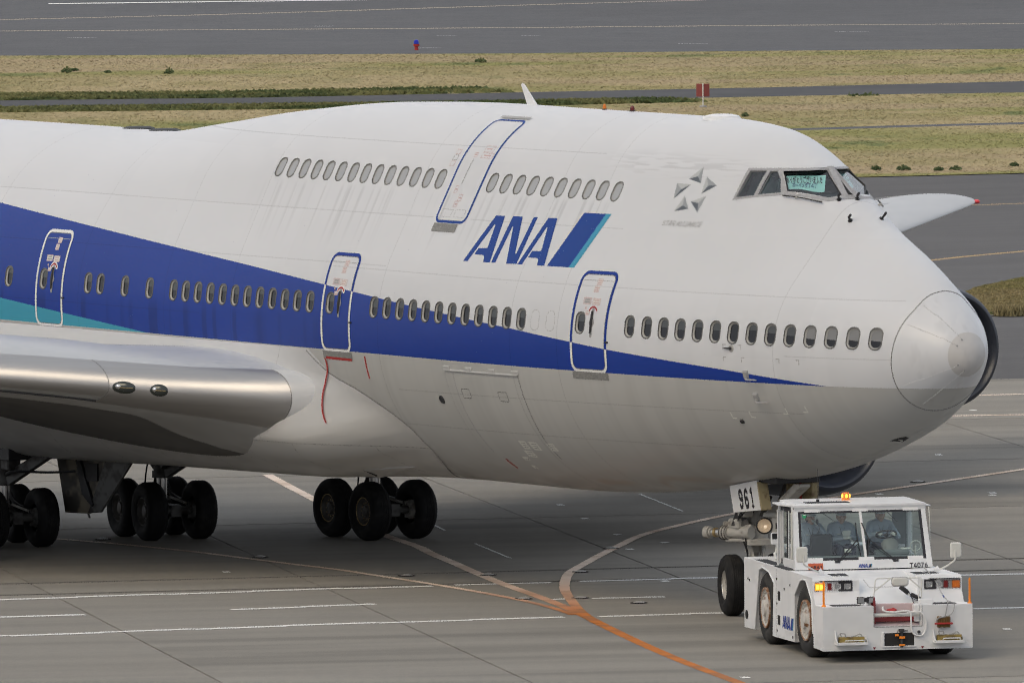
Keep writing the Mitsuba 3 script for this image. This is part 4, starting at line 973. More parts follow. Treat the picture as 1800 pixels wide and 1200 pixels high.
add(AP + '__red_line', trimesh.Trimesh(V, [f for i in range(n - 1) for f in ((i, i + 1, i + 1 + n), (i, i + 1 + n, i + n))], process=False), 'm_red')
sc_n = np.array([-.05, .42, -.9])
ta, tb, tc_, td = (np.array(q) for q in ((19.73, 1.90, 2.345), (18.30, 1.55, 2.468), (20.12, 1.306, 2.202), (19.84, 1.50, 2.262)))
add(AP + '__air_scoop', hull([ta, tb, tc_, tb + sc_n * .01, tc_ + sc_n * .075, (tb + tc_) / 2 + sc_n * .05, ta + sc_n * .012, tb - sc_n * .05, tc_ - sc_n * .05]), 'm_fairing')
add(AP + '__air_scoop__mouth', hull([p + sc_n * o for p, o in ((ta, .0), (ta, .014), (td, .05), (td, .0), (tc_, .06), (tc_ + (.03, 0, 0), .0), (ta + (.03, 0, 0), 0.), (ta * .5 + tc_ * .5 + (-.12, .02, 0), .052))]), 'm_black')
add(AP + '__drain_mast', hull([(24.6, 3.06, 2.60), (24.62, 3.13, 2.58), (25.1, 3.06, 2.60), (25.1, 3.13, 2.57), (24.75, 3.1, 2.56)]), 'm_placard')

def le_x(y): return 20.05 + .885 * (y - 3.2) + np.interp(y, [8, 15], [0, 1.85]) - .45 * np.exp(-np.maximum(y - 3.3, -.3) / .6)
def te_x(y): return np.interp(y, [2, 3.2, 12, 28.9, 29.8], [36.3, 36.6, 39.4, 49.5, 49.9])
def le_z(y): return np.interp(y, [2.3, 3.3, 5.4, 7.85, 29.8], [3.74, 3.83, 3.99, 4.25, 5.86])
def tc(y): return np.interp(y, [2.4, 3.2, 4.5, 8, 12, 29, 29.8], [.150, .142, .130, .120, .105, .066, .05])
YS = np.r_[2.6, 3.0, 3.15, 3.3, 3.45, 3.6, 3.75, 3.9, 4.1, 4.35, 4.7, 5.3, 5.8, 6.15, 7., 8.5, 10, 11.7, 14, 17, 20, 23, 26, 28, 28.9, 29.3, 29.55, 29.7, 29.8]
SC = np.linspace(0, 1, 36) ** 1.9
def thick(s): return 5 * (.2969 * np.sqrt(s) - .126 * s - .3516 * s ** 2 + .2843 * s ** 3 - .1036 * s ** 4)
def wing_pt(y, s, up, side):
    l, t = le_x(y), te_x(y)
    if y > 28.6:
        q = (y - 28.6) / 1.2; l += 2.9 * (1 - math.sqrt(max(0, 1 - q ** 2.6))) * .14; t -= .25 * q ** 4
    c = t - l; th = thick(s) * tc(y) * c
    camber = .014 * c * (1 - (2 * s - 1) ** 2) * (1 if y > 5 else .6)
    rt = np.interp(y, [3.3, 9.], [.80, 1.0])
    z = le_z(y) - (np.interp(y, [3.3, 9.], [.040, .028]) if up else np.interp(y, [3.3, 6.], [.032, .016])) * c * s + camber * rt + (th * (1.02 * rt * (1 - 0) + (1 - rt) * (1 - min(1, s / .05))) if up else -th * np.interp(y, [3.3, 4.2, 6.5], [.98, .86, .66]))
    if up: z -= 0.0
    return (l + c * s, y * side, z)
def wing_mesh(side, s0, s1, uplo='both', ya=0, yb=99):
    rows = []
    ys_ = [y for y in YS if ya <= y <= yb]
    for y in ys_:
        a = [wing_pt(y, s, True, side) for s in SC[::-1] if s0[0] <= s <= s1[0]] if uplo != 'lo' else []
        b = [wing_pt(y, s, False, side) for s in SC if s0[1] <= s <= s1[1]] if uplo != 'up' else []
        rows.append(a + (b[1:] if a and b and SC[0] >= s0[1] and s0[0] == 0 else b))
    n = len(rows[0]); V = np.array(rows).reshape(-1, 3); m = len(ys_)
    i, j = np.meshgrid(np.arange(m - 1), np.arange(n - 1), indexing='ij'); p = (i * n + j).ravel()
    F = np.concatenate([np.stack([p, p + n, p + n + 1], 1), np.stack([p, p + n + 1, p + 1], 1)])
    if side < 0: F = F[:, ::-1]
    return trimesh.Trimesh(V, F, process=False)
pbr('m_fillet', (.52, .53, .54), .35)
LEU = SC[7]; LEL = SC[7]
pbr('m_wingtop', proc(lambda p, n, uv: mix(dr.select(p.y > 0, mi.Color3f(.44, .46, .485), mi.Color3f(.40, .41, .42)), mi.Color3f(.29, .30, .315), smoothstep(.19, .20, (p.x - 21.9 - .885 * (dr.abs(p.y) - 3.2)) / 12.) * smoothstep(27.6, 27.5, dr.abs(p.y))) * (.95 + .1 * fbm(p.x * .8, p.y * .8, 1.))), .3)
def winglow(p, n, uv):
    # painted skin behind the leading edge, then the shade on the rear underside put in as darker colour
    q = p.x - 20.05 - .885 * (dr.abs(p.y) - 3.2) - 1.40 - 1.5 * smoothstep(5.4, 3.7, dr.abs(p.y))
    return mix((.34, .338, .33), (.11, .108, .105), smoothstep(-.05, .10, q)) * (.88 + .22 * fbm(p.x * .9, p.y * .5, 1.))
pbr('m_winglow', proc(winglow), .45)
def lemetal(p, n, uv):
    return mix((.52, .515, .51), (.43, .42, .415), fbm(p.x * 1.5 - p.y * 1.3, p.z * 6, 2., octaves=4))
pbr('m_leading', proc(lemetal), .42, .85)
for side, nm in ((1, 'wing'), (-1, 'wing')):
    k = key_for(AP + '__wing')
    add(k + '__upper_skin', wing_mesh(side, (LEU, 9), (1, 9), 'up'), 'm_wingtop', 40)
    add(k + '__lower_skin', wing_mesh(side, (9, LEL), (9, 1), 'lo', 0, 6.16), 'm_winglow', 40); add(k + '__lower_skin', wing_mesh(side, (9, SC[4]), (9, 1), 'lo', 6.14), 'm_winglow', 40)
    add(k + '__leading_edge', wing_mesh(side, (0, 0), (LEU, SC[4]), 'both', 6.14), 'm_leading' if side > 0 else 'm_wingtop', 60)
    add(k + '__leading_edge', wing_mesh(side, (0, 0), (LEU, LEL), 'both', 3.44, 6.16), 'm_leading' if side > 0 else 'm_wingtop', 60)
    add(k + '__root_fillet', wing_mesh(side, (0, 0), (LEU, LEL), 'both', 0, 3.46), 'm_fillet', 60)
    tipc = np.array([wing_pt(29.8, s, True, side) for s in SC[::-1]] + [wing_pt(29.8, s, False, side) for s in SC[1:]])
    add(k + '__tip', hull(np.vstack([tipc, tipc.mean(0) + [0, .03 * side, 0]])), 'm_wingtop')
    lt = np.array(wing_pt(29.62, .0, True, side))
    pbr('m_navred' if side < 0 else 'm_navgreen', (.7, .05, .06) if side < 0 else (.05, .5, .2), .2)
    add(k + '__navigation_light', moved(trimesh.creation.icosphere(2, .075), np.diag([1.4, 1, .7, 1]) + tr(*(lt + np.array([.05, .05 * side, 0]))) - np.eye(4)), 'm_navred' if side < 0 else 'm_navgreen', True)
# landing lights in the starboard leading edge
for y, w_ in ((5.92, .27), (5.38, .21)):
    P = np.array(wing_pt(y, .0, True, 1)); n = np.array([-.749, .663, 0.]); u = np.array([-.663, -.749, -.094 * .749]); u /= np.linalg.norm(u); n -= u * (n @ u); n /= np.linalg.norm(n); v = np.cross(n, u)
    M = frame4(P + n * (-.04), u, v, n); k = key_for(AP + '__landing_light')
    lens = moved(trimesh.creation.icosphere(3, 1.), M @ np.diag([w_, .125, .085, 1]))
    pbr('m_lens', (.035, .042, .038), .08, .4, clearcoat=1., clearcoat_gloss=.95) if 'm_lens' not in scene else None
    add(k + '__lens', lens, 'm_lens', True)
    add(k + '__reflector', moved(trimesh.creation.icosphere(2, 1.), M @ tr(-.42 * w_, .012, .030) @ np.diag([w_ * .28, .060, .068, 1])), 'm_chrome', True); add(k + '__filament_bar', moved(tube([(-.5 * w_, .0, .080), (0, 0, .090), (.7 * w_, .0, .066)], .008, 6), M), 'm_gold')  # chrome bump and gold bar shaped as the highlights on the lens
    bez = moved(tube(np.c_[(w_ + .03) * np.cos(np.linspace(0, 2 * np.pi, 40)), .155 * np.sin(np.linspace(0, 2 * np.pi, 40)), -.10 * np.sin(np.linspace(0, 2 * np.pi, 40)) ** 2 + .01], .012, 6), M)
    add(k + '__bezel', bez, 'm_leading')
# joint strip and root end of the metal edge
for y in (6.15, 3.46):
    up = [np.array(wing_pt(y, s, True, 1)) for s in SC[:8][::-1]]; lo = [np.array(wing_pt(y, s, False, 1)) for s in SC[1:8]]
    add(AP + '__wing__edge_joint', tube(np.array(up + lo), .008, 5), 'm_seam')
def rail():
    P = [np.array(wing_pt(y, SC[6], False, 1)) + np.array([-.02, 0, -.015]) for y in np.linspace(6.17, 14, 20)]
    return tube(P, .022, 6)
add(AP + '__wing__slat_edge', rail(), 'm_dark')
# engines on the port wing
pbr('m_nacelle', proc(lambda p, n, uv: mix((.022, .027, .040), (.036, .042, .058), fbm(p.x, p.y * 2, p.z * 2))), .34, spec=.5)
prof = [(1.00, 1.5), (1.00, .8), (.985, .40), (1.0, .18), (1.045, .05), (1.10, .0), (1.155, .02), (1.205, .10), (1.26, .32), (1.31, .75), (1.345, 1.4), (1.35, 2.1), (1.31, 3.1), (1.2, 4.1), (1.06, 4.9), (1.03, 4.95), (.98, 4.7)]
for x, y, z in ((23.41, -11.7, 2.40), (33.49, -21.2, 3.335)):
    k = key_for(AP + '__engine')
    nose = [p for p in prof if p[1] <= .8 and p[0] >= .9][1:]
    add(k + '__cowl', lathe(prof, 72, 'x'), 'm_nacelle', 50, T4().translate([x, y, z]).scale([1, 1.07, 1.07]))
    bl = []
    for q in range(26):
        a = q / 26 * 2 * np.pi; c, s = math.cos(a), math.sin(a)
        bl.append(hull([(1.0 + .12 * i_, r * (c * math.cos(tw) - s * math.sin(tw)), r * (s * math.cos(tw) + c * math.sin(tw))) for r, tw0 in ((.33, .03), (.99, .11)) for i_ in (0, 1) for tw in ((tw0 * (i_ * 2 - 1)), (tw0 * (i_ * 2 - 1)) + .02)]))
    add(k + '__fan', cat(*bl), 'm_geardark', to_world=T4().translate([x, y, z]))
    add(k + '__spinner', lathe([(0, .55), (.14, .68), (.26, .85), (.34, 1.1), (0, 1.1)], 32, 'x'), 'm_grey', 40, T4().translate([x, y, z]))
    add(k + '__core', lathe([(.0, 4.2), (.72, 4.2), (.62, 5.6), (.4, 6.1), (.0, 6.9)], 32, 'x'), 'm_geardark', 40, T4().translate([x, y, z]))
    wx, wz = le_x(-y), le_z(-y)
    add(k + '__pylon', hull([(x + 1.2, y - .12, z + 1.30), (x + 1.2, y + .12, z + 1.30), (x + 4.6, y - .2, z + .9), (x + 4.6, y + .2, z + .9), (wx + .6, y - .2, wz + .15), (wx + .6, y + .2, wz + .15), (wx + 4.5, y - .2, wz - .4), (wx + 4.5, y + .2, wz - .4)]), 'm_fairing')

# ------------------------------------------------------------------ landing gear
def tyre_mesh(R, W, rr):
    h = W / 2
    prof = [(rr, -h * .62), (rr + .03, -h * .80), (rr + (R - rr) * .45, -h * 1.0), (R - .075, -h * .90), (R - .028, -h * .70), (R - .004, -h * .50)]
    for g in (-.30, -.1, .1, .30): prof += [(R, h * (g - .045) * 1.1), (R - .012, h * (g - .03) * 1.1), (R - .012, h * (g + .03) * 1.1), (R, h * (g + .045) * 1.1)]
    prof += [(a, -b) for a, b in prof[5::-1]]
    return lathe(prof, 56)
def rim_mesh(rr, W, out=1):
    h = W / 2 * .62
    P = [(rr + .012, h * 1.0), (rr + .022, h * 1.12), (rr - .01, h * 1.12), (rr - .03, h * .86), (rr * .80, h * .55), (rr * .45, h * .62), (rr * .40, h * .95), (rr * .22, h * 1.02), (0, h * 1.02)]
    m = lathe(P, 40); bolts = []
    for q in range(12):
        a = q / 12 * 2 * np.pi; x, z = rr * .62 * math.cos(a), rr * .62 * math.sin(a)
        bolts.append(cyl((x, h * .5, z), (x, h * .72, z), .017, 6))
    return m, cat(*bolts), tube(np.c_[(rr + .006) * np.cos(np.linspace(0, 2 * np.pi, 41)), np.full(41, h * 1.12), (rr + .006) * np.sin(np.linspace(0, 2 * np.pi, 41))], .014, 6)
RW, WW, RR = .622, .47, .285
TY = mikit.ply(tyre_mesh(RW, WW, RR), None, smooth=35)
_r = rim_mesh(RR, WW); RIM, BOLT, RING_ = mikit.ply(_r[0], None, smooth=40), mikit.ply(_r[1], None), mikit.ply(_r[2], None, smooth=True)
_b = cat(lathe([(.0, -.20), (.17, -.20), (.21, -.14), (.21, -.02), (0, -.02)], 28), *[cyl((.15 * math.cos(a), -.24, .15 * math.sin(a)), (.15 * math.cos(a), -.12, .15 * math.sin(a)), .035, 8) for a in np.linspace(0, 2 * np.pi, 8)[:-1]])
BRK = mikit.ply(_b, None)
def wheel(k, M, flip, gold):
    Mw = M @ (np.diag([-1, -1, 1, 1.]) if flip else np.eye(4)); tw = T4(Mw.tolist())
    add(k + '__tyre', TY, 'm_tyre', to_world=tw); add(k + '__rim', RIM, 'm_rim', to_world=tw); add(k + '__rim_bolt_ring', BOLT, 'm_gold' if gold else 'm_geardark', to_world=tw); add(k + '__rim_edge', RING_, 'm_gold' if gold else 'm_geardark', to_world=tw); add(k + '__brake', BRK, 'm_geardark' if not gold else 'm_gear', to_world=tw)
def bogie(cx, cy, yaw, top, gold=False):
    k = key_for(AP + '__main_gear'); B = tr(cx, cy, 0) @ rotz(yaw)
    for sx in (-1, 1):
        for sy in (-1, 1):
            wheel(k, B @ tr(sx * .735, sy * .56, RW), sy < 0, gold)
        add(k + '__axle', moved(cyl((sx * .735, -.62, RW), (sx * .735, .62, RW), .085, 14), B), 'm_geardark')
        add(k + '__brake_rod', moved(cyl((sx * .735 - sx * .1, -.3, RW + .14), (sx * .1, -.14, RW + .25), .03, 8), B), 'm_gear')
    add(k + '__bogie_beam', moved(cat(hull([(sx * .85, sy * .11, RW + dz) for sx in (-1, 1) for sy in (-1, 1) for dz in (-.13, .12)]), cyl((0, -.17, RW + .02), (0, .17, RW + .02), .19, 16)), B), 'm_geardark')
    add(k + '__piston', cyl((cx, cy, RW), (cx, cy, 1.45), .115, 20), 'm_metal')
    add(k + '__strut', cat(cyl((cx, cy, 1.30), (cx, cy, top), .175, 24), cyl((cx, cy, 1.28), (cx, cy, 1.42), .205, 24), cyl((cx, cy, 1.62), (cx, cy, 1.72), .20, 24)), 'm_gear' if gold else 'm_geardark', 40)
    add(k + '__torsion_link', moved(cat(hull([(.14, -.1, 1.36), (.14, .1, 1.36), (.44, -.05, 1.05), (.44, .05, 1.05), (.16, -.1, 1.28), (.16, .1, 1.28), (.46, 0, 1.0)]), hull([(.14, -.1, .78), (.14, .1, .78), (.44, -.05, 1.02), (.44, .05, 1.02), (.16, -.1, .86), (.16, .1, .86), (.46, 0, 1.06)])), B), 'm_geardark')
    hs = [tube(spline([(cx + .12, cy + s * .12, 1.9), (cx + .28, cy + s * .2, 1.5), (cx + .2, cy + s * .3, 1.05), (cx + .5 * s, cy + s * .2, .85)], 14), .018, 6) for s in (-1, 1)]
    add(k + '__hydraulic_line', cat(*hs), 'm_black')
    return k
yb = -9.
kg = bogie(31.75, -5.5, 0, 3.2, True)
kb = bogie(34.57, -1.92, yb, 2.3)
kr = bogie(34.57, 1.92, yb, 2.6)
kw = bogie(31.75, 5.5, 0, 3.2, True)
def brace(k, nm, a, b, w, b_='m_geardark'):
    a, b = np.array(a, float), np.array(b, float); d = (b - a) / np.linalg.norm(b - a); s = np.cross(d, [0, 1, 0]); s /= np.linalg.norm(s)
    add(k + nm, hull([p + s * e * w * q + np.array([0, f * w * .6, 0]) for p, q in ((a, 1.25), (b, .85)) for e in (-1, 1) for f in (-1, 1)]), b_)
for k, cy, sg in ((kr, 1.92, 1), (kb, -1.92, -1)):
    brace(k, '__drag_brace', (34.35, cy, 1.42), (32.55, cy - .1, 2.12), .11)
    brace(k, '__side_brace', (34.4, cy - sg * .1, 1.55), (33.0, cy - sg * .5, 2.15), .06)
    add(k + '__hose', tube(spline([(34.3, cy + .1, 1.5), (33.7, cy + .15, 1.62), (33.3, cy, 1.62), (31.9, cy - .2, 1.70)], 16), .03, 6), 'm_black')
    add(k + '__junction_box', cbox(34.0, 34.32, cy - .1, cy + .22, 1.62, 2.02, .03), 'm_geardark')
    add(k + '__actuator', cyl((34.8, cy, 1.5), (35.6, cy, 2.1), .09, 12), 'm_geardark')
brace(kg, '__side_brace', (31.75, -5.35, 1.6), (31.75, -4.2, 2.4), .09); add(kg + '__hose', cat(tube(spline([(32.2, -5.4, 2.1), (32.5, -5.2, 1.7), (32.2, -5.0, 1.45)], 12), .03, 6), tube(spline([(31.9, -5.4, 2.1), (32.2, -5.2, 1.75), (31.9, -5.1, 1.3)], 12), .025, 6)), 'm_black')
# inner gear door hanging below the belly, a folded plate with a stiffened inner face
def plate(P, y0, y1, t=.05, dy=None):
    return hull([(x, (y0 if dy is None else dy(x)) + s * t / 2, z) for x, z in P for s in (-1, 1)])
k = AP + '__gear_door'; USED.add(k)
def doorpaint(p, n, uv):
    return mix((.20, .175, .13), (.05, .045, .04), smoothstep(.35, .65, fbm(p.x * 2.2, p.z * 2.2, 1., octaves=4)))
pbr('m_doorinner', proc(doorpaint), .6)
add(k + '__inner_panel', plate([(33.92, 2.0), (33.54, .717), (32.52, .744), (31.62, 1.615), (31.6, 2.0)], 1.0, 1.0), 'm_doorinner')
add(k + '__outer_panel', plate([(32.52, .76), (31.955, .80), (30.39, 2.0), (31.62, 2.0), (31.62, 1.62)], 1.0, 1.0, .05, lambda x: 1.0 + (32.52 - x) * .05 + .03), 'm_geardark')
add(k + '__stiffener', cat(plate([(33.0, 1.95), (32.85, 1.95), (32.6, 1.2), (32.25, .95), (32.3, .9), (32.72, 1.15)], 1.06, 1.06, .06)), 'm_black')
add(k + '__recess', plate([(32.6, 1.8), (32.1, 1.82), (32.1, 1.45), (32.6, 1.42)], 1.04, 1.04, .06), 'm_black')
add(k + '__hinge_bracket', cat(*[cbox(x - .05, x + .05, .85, 1.05, 1.8, 2.1) for x in (33.6, 32.4, 31.2)], cyl((32.62, 1., .76), (32.55, 1., .66), .025, 6)), 'm_geardark')
# belly openings above the body gear
add(AP + '__gear_bay', cat(cbox(33.5, 36.2, 1.2, 2.4, 1.86, 2.5), cbox(33.5, 36.2, -2.4, -1.2, 1.86, 2.5)), 'm_black')

def rboxn(a, b): return cbox(a[0], b[0], a[1], b[1], a[2], b[2], .03)
# nose gear
NX = 7.94; NS = 20.; k = AP + '__nose_gear'; USED.add(k)
NB_ = tr(NX, 0, 0) @ rotz(-NS)
NT = mikit.ply(tyre_mesh(.605, .40, .27), None, smooth=35); _r = rim_mesh(.27, .40)
NR, NBT, NRE = mikit.ply(_r[0], None, smooth=40), mikit.ply(_r[1], None), mikit.ply(_r[2], None, smooth=True)
for s in (1, -1):
    M = NB_ @ tr(0, s * .45, .605) @ (np.diag([-1, -1, 1, 1.]) if s < 0 else np.eye(4)); tw = T4(M.tolist())
    add(k + '__tyre', NT, 'm_tyre', to_world=tw); add(k + '__rim', NR, 'm_gear', to_world=tw); add(k + '__rim_bolt_ring', NBT, 'm_frame', to_world=tw); add(k + '__rim_edge', NRE, 'm_metal', to_world=tw)
add(k + '__axle', moved(cyl((0, -.5, .605), (0, .5, .605), .075, 14), NB_), 'm_gear')
add(k + '__piston', cyl((NX, 0, .6), (NX - .03, 0, 1.4), .10, 20), 'm_metal')
add(k + '__strut', cat(cyl((NX - .03, 0, 1.28), (NX - .06, 0, 2.6), .165, 24), cyl((NX - .03, 0, 1.25), (NX - .03, 0, 1.40), .20, 24), cyl((NX - .04, 0, 1.85), (NX - .04, 0, 2.0), .21, 24)), 'm_gear', 40)
tl = Polygon([(-.14, 1.42), (-.30, 1.40), (-.52, 1.02), (-.48, .92), (-.38, .92), (-.12, 1.22)]); tl2 = Polygon([(-.10, .62), (-.24, .60), (-.52, .93), (-.50, 1.03), (-.40, 1.04), (-.10, .80)])
for g, y0 in ((tl, .09), (tl, -.13), (tl2, .05), (tl2, -.09)):
    g = g.difference(shapely.union_all([Point(-.30, 1.22).buffer(.045), Point(-.42, 1.05).buffer(.035), Point(-.26, .76).buffer(.04)]))
    add(k + '__torsion_link', moved(extr(g, y0, y0 + .04, 'xz'), NB_), 'm_gear')
add(k + '__steering_collar', moved(cat(hull([(-.62, y, z) for y in (-.22, .22) for z in (1.42, 1.52)] + [(.25, y, z) for y in (-.25, .25) for z in (1.42, 1.56)]), cyl((-.05, 0, 1.5), (-.05, 0, 1.78), .26, 24)), NB_), 'm_gear')
# steering cylinders standing out to starboard, with gland, rod and end cap
for s in (1,):
    a, b = np.array([8.72, .62, 1.62]), np.array([7.55, .30, 1.66]); d = b - a
    add(k + '__cylinder_cap', cat(cyl(a, a + d * .10, .125, 20), cyl(a + d * .09, a + d * .14, .09, 20)), 'm_gear', 40); add(k + '__steering_cylinder', cat(cyl(a + d * .36, a + d * .52, .14, 20), cyl(a + d * .51, a + d * .8, .10, 16), cyl(a + d * .79, b, .12, 16)), 'm_gear', 40)
    add(k + '__steering_rod', cyl(a + d * .13, a + d * .37, .075, 20), 'm_metal')
    add(k + '__cylinder_band', cat(*[cyl(a + d * q_, a + d * (q_ + .018), .148, 20) for q_ in (.37, .43, .49)]), 'm_geardark'); add(k + '__gland_ring', cyl(a + d * .20, a + d * .24, .095, 20), 'm_gold')
    for dz in (.13, -.15): add(k + '__guide_rod', cyl(a + d * .44 + (0, 0, dz), b + (0, 0, dz), .035, 8), 'm_gear')
    add(k + '__valve_block', cat(cbox(7.75, 8.12, .25, .5, 1.72, 1.92, .03), cyl((8.15, .4, 1.78), (8.3, .45, 1.80), .06, 12)), 'm_gear')
    add(k + '__boot', hull([(8.05, .45, 1.76), (7.6, .3, 1.78), (7.95, .42, 2.05), (7.72, .34, 2.03), (7.9, .55, 1.8)]), 'm_black')
# landing lights box with the round lamp
M = frame4((7.02, .42, 1.83), (-.885, -.466, 0), (0, 0, 1), (-.466, .885, 0) if False else (-.80, .60, 0))
f_ = np.array([-.83, .555, 0.]); u_ = np.array([-.555, -.83, 0.]); M = frame4((6.98, .36, 1.83), u_, (0, 0, 1), f_)
add(k + '__lamp_housing', moved(cat(lathe([(.10, -.12), (.155, -.06), (.165, .03), (.15, .045), (.14, .02)], 28, 'z'), cbox(.14, .46, -.22, .16, -.1, .03, .02), cbox(-.02, .5, .16, .26, -.1, .02, .02)), M), 'm_gear')
add(k + '__lamp_rim', moved(lathe([(.135, .03), (.15, .05), (.165, .04), (.168, .0)], 28, 'z'), M), 'm_black')
scene['m_lamp'] = {'type': 'twosided', 'bsdf': {'type': 'principled', 'base_color': {'type': 'rgb', 'value': [.5, .45, .38]}, 'roughness': .25, 'metallic': .6}}
add(k + '__lamp', moved(lathe([(.135, .035), (.10, -.01), (.05, -.04), (0, -.05)], 28, 'z'), M), 'm_lamp', 40)
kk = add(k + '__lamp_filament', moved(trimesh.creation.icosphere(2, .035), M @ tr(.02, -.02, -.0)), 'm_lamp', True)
scene[kk]['emitter'] = {'type': 'area', 'radiance': {'type': 'rgb', 'value': [.09, .07, .05]}}  # weak glow added for the bright reflection inside the dish
add(k + '__lamp_window', moved(cbox(.22, .34, -.06, .05, .031, .036, .002), M), 'm_dark')
add(k + '__drag_brace', cat(hull([(6.05 + a, y, 2.62 + b) for a in (0, .22) for y in (-.12, .12) for b in (-.0, .05)] + [(7.25 + a, y, 1.95 + b) for a in (0, .18) for y in (-.10, .10) for b in (0, .05)]), cyl((7.3, 0, 1.97), (7.9, 0, 1.8), .10, 14)), 'm_gear')
add(k + '__brace_strut', cat(cyl((7.0, .3, 2.6), (7.35, .2, 2.0), .03, 8), cyl((7.25, -.3, 2.6), (7.5, -.2, 2.0), .03, 8)), 'm_geardark')
add(k + '__hose', cat(*[tube(spline([(7.75, .2 + .05 * i, 2.3), (7.7 + .1 * i, .34, 1.95), (7.85 - .1 * i, .38, 1.6), (7.7, .3, 1.3 - .15 * i), (7.85, .3, .85)], 18), .014, 6) for i in range(3)]), 'm_black')
add(k + '__lock_link', cat(cyl((7.5, .12, 2.35), (7.85, .16, 1.95), .035, 8), cyl((7.5, -.12, 2.35), (7.85, -.16, 1.95), .035, 8)), 'm_geardark')
add(k + '__junction_box', rboxn((7.62, .20, 1.96), (7.86, .44, 2.12)), 'm_gear'); add(k + '__relay_box', rboxn((7.2, .22, 2.12), (7.42, .36, 2.34)), 'm_geardark')
add(k + '__towing_lug', moved(cat(cyl((-.34, -.16, 1.02), (-.34, .16, 1.02), .05, 10), cbox(-.62, -.30, -.12, .12, .56, .66, .02)), NB_), 'm_geardark')
add(k + '__wire_loom', cat(*[tube(spline([(7.62 + .04 * j, .38, 2.1), (7.7, .47 + .02 * j, 1.95), (7.92 - .05 * j, .46, 1.86), (8.1, .42, 1.75 + .03 * j)], 14), .012, 5) for j in range(3)]), 'm_black')
# gear doors with the fleet number; the port door shows its primer-coloured inner face
k = AP + '__nose_gear_door'; USED.add(k)
q = np.array([[7.905, 2.57], [6.92, 2.73], [6.772, 2.155], [7.762, 2.058]])
add(k, hull([(x, .55 + s * .03, z) for x, z in q for s in (-1, 1)]), 'm_bandwhite')
tag(k, 'white nose gear door painted with the number 961')
# heavy serif-like numerals drawn as strokes
NUM = {'9': [[(.82, .62), (.60, .48), (.32, .52), (.18, .75), (.36, .97), (.66, .96), (.84, .74), (.84, .40), (.66, .08), (.34, .02), (.20, .16)]], '6': [[(.80, .84), (.64, .98), (.36, .92), (.18, .60), (.18, .28), (.36, .03), (.66, .03), (.84, .26), (.68, .50), (.40, .52), (.20, .36)]], '1': [[(.35, .84), (.58, .98), (.58, .02)], [(.34, .02), (.82, .02)]]}
tmn = []
for i, ch in enumerate('961'):
    for ln in NUM[ch]:
        g = LineString(spline([(a, b) for a, b in ln], 30) if ch != '1' else ln).buffer(.125 if ch != '1' or len(ln) == 3 else .06, quad_segs=4)
        v, f = trimesh.creation.triangulate_polygon(g, engine='earcut')
        s = .27 + (i + v[:, 0] * .8) * .20; t = .86 - v[:, 1] * .62
        P = (q[0] * (1 - s[:, None]) + q[1] * s[:, None]) * (1 - t[:, None]) + (q[3] * (1 - s[:, None]) + q[2] * s[:, None]) * t[:, None]
        tmn.append(trimesh.Trimesh(np.c_[P[:, 0], np.full(len(v), .584), P[:, 1]], f, process=False))
add(k + '__number', cat(*tmn), 'm_black')
add(k + '__edge_hinge', cat(hull([(6.93, y, 2.70) for y in (.35, .57)] + [(6.76, y, 2.15) for y in (.35, .57)] + [(6.88, y, 2.70) for y in (.35, .57)] + [(6.72, y, 2.16) for y in (.35, .57)])), 'm_primer')
k2 = key_for(AP + '__nose_gear_door')
add(k2 + '__inner_face', hull([(x, -.55 + s * .03, z) for x, z in ((7.55, 2.75), (6.45, 2.86), (6.50, 2.22), (7.58, 2.15)) for s in (-1, 1)]), 'm_primer')
[add(k2 + '__rib', q_, 'm_primer') for q_ in (cbox(6.46, 6.57, -.52, -.42, 2.22, 2.84), cbox(7.28, 7.36, -.52, -.44, 2.2, 2.76))]; add(k2 + '__red_stripe', cbox(6.98, 7.05, -.515, -.50, 2.2, 2.78, .002), 'm_red')
tag(k2, 'port nose gear door showing its tan inner face')
add(AP + '__nose_gear_bay', cat(cbox(6.3, 8.3, -.5, .5, 2.68, 3.1)), 'm_black')
# ------------------------------------------------------------------ the towing tractor; local axes: a forwards, b to its left, z up
TA = math.radians(19.463); TFv = np.array([-math.cos(TA), math.sin(TA), 0]); TLv = np.array([-math.sin(TA), -math.cos(TA), 0])
TUG = frame4((-2.195, 3.609, 0), TFv, TLv, (0, 0, 1)); TUGT = T4(TUG.tolist()); TU = 'tow_tractor'
tag(TU, 'white aircraft towing tractor with wide bumper, glazed cab and lit orange beacon', 'towing tractor')
def tadd(name, mesh, bsdf, smooth=False, **k): return add(TU + '__' + name, mesh, bsdf, smooth, TUGT, **k)
def tugpaint(p, n, uv):
    d = smoothstep(.45, .8, fbm(p.x * 1.7, p.y * 1.7, p.z * 2.4, octaves=4))
    low = smoothstep(.8, .2, p.z)
    s = smoothstep(.5, .85, noise(p.x * 6, p.y * 6, p.z * .7)) * .5
    return mi.Color3f(.70, .71, .72) * (1 - .07 * d - .06 * s) * (1 - .16 * low * d) + mi.Color3f(.05, .03, .015) * low * d * .3
pbr('m_tug', proc(tugpaint), .33)
pbr('m_mat', proc(lambda p, n, uv: mi.Color3f(.035, .037, .043) * (.8 + .5 * noise(p.x * 60, p.y * 60, 1.))), .8)
pbr('m_rust', proc(lambda p, n, uv: mix((.52, .50, .47), (.20, .10, .05), smoothstep(.60, .78, fbm(p.x * 8, p.y * 8, p.z * 8, octaves=4)))), .6)
pbr('m_rustring', proc(lambda p, n, uv: mix((.25, .12, .06), (.40, .33, .27), smoothstep(.45, .7, fbm(p.x * 14, p.y * 14, p.z * 14)))), .7)
pbr('m_recess', (.02, .02, .02), .8)
pbr('m_tugred', proc(lambda p, n, uv: mix((.26, .025, .03), (.16, .02, .025), fbm(p.x * 8, p.y * 8, p.z * 8))), .5)
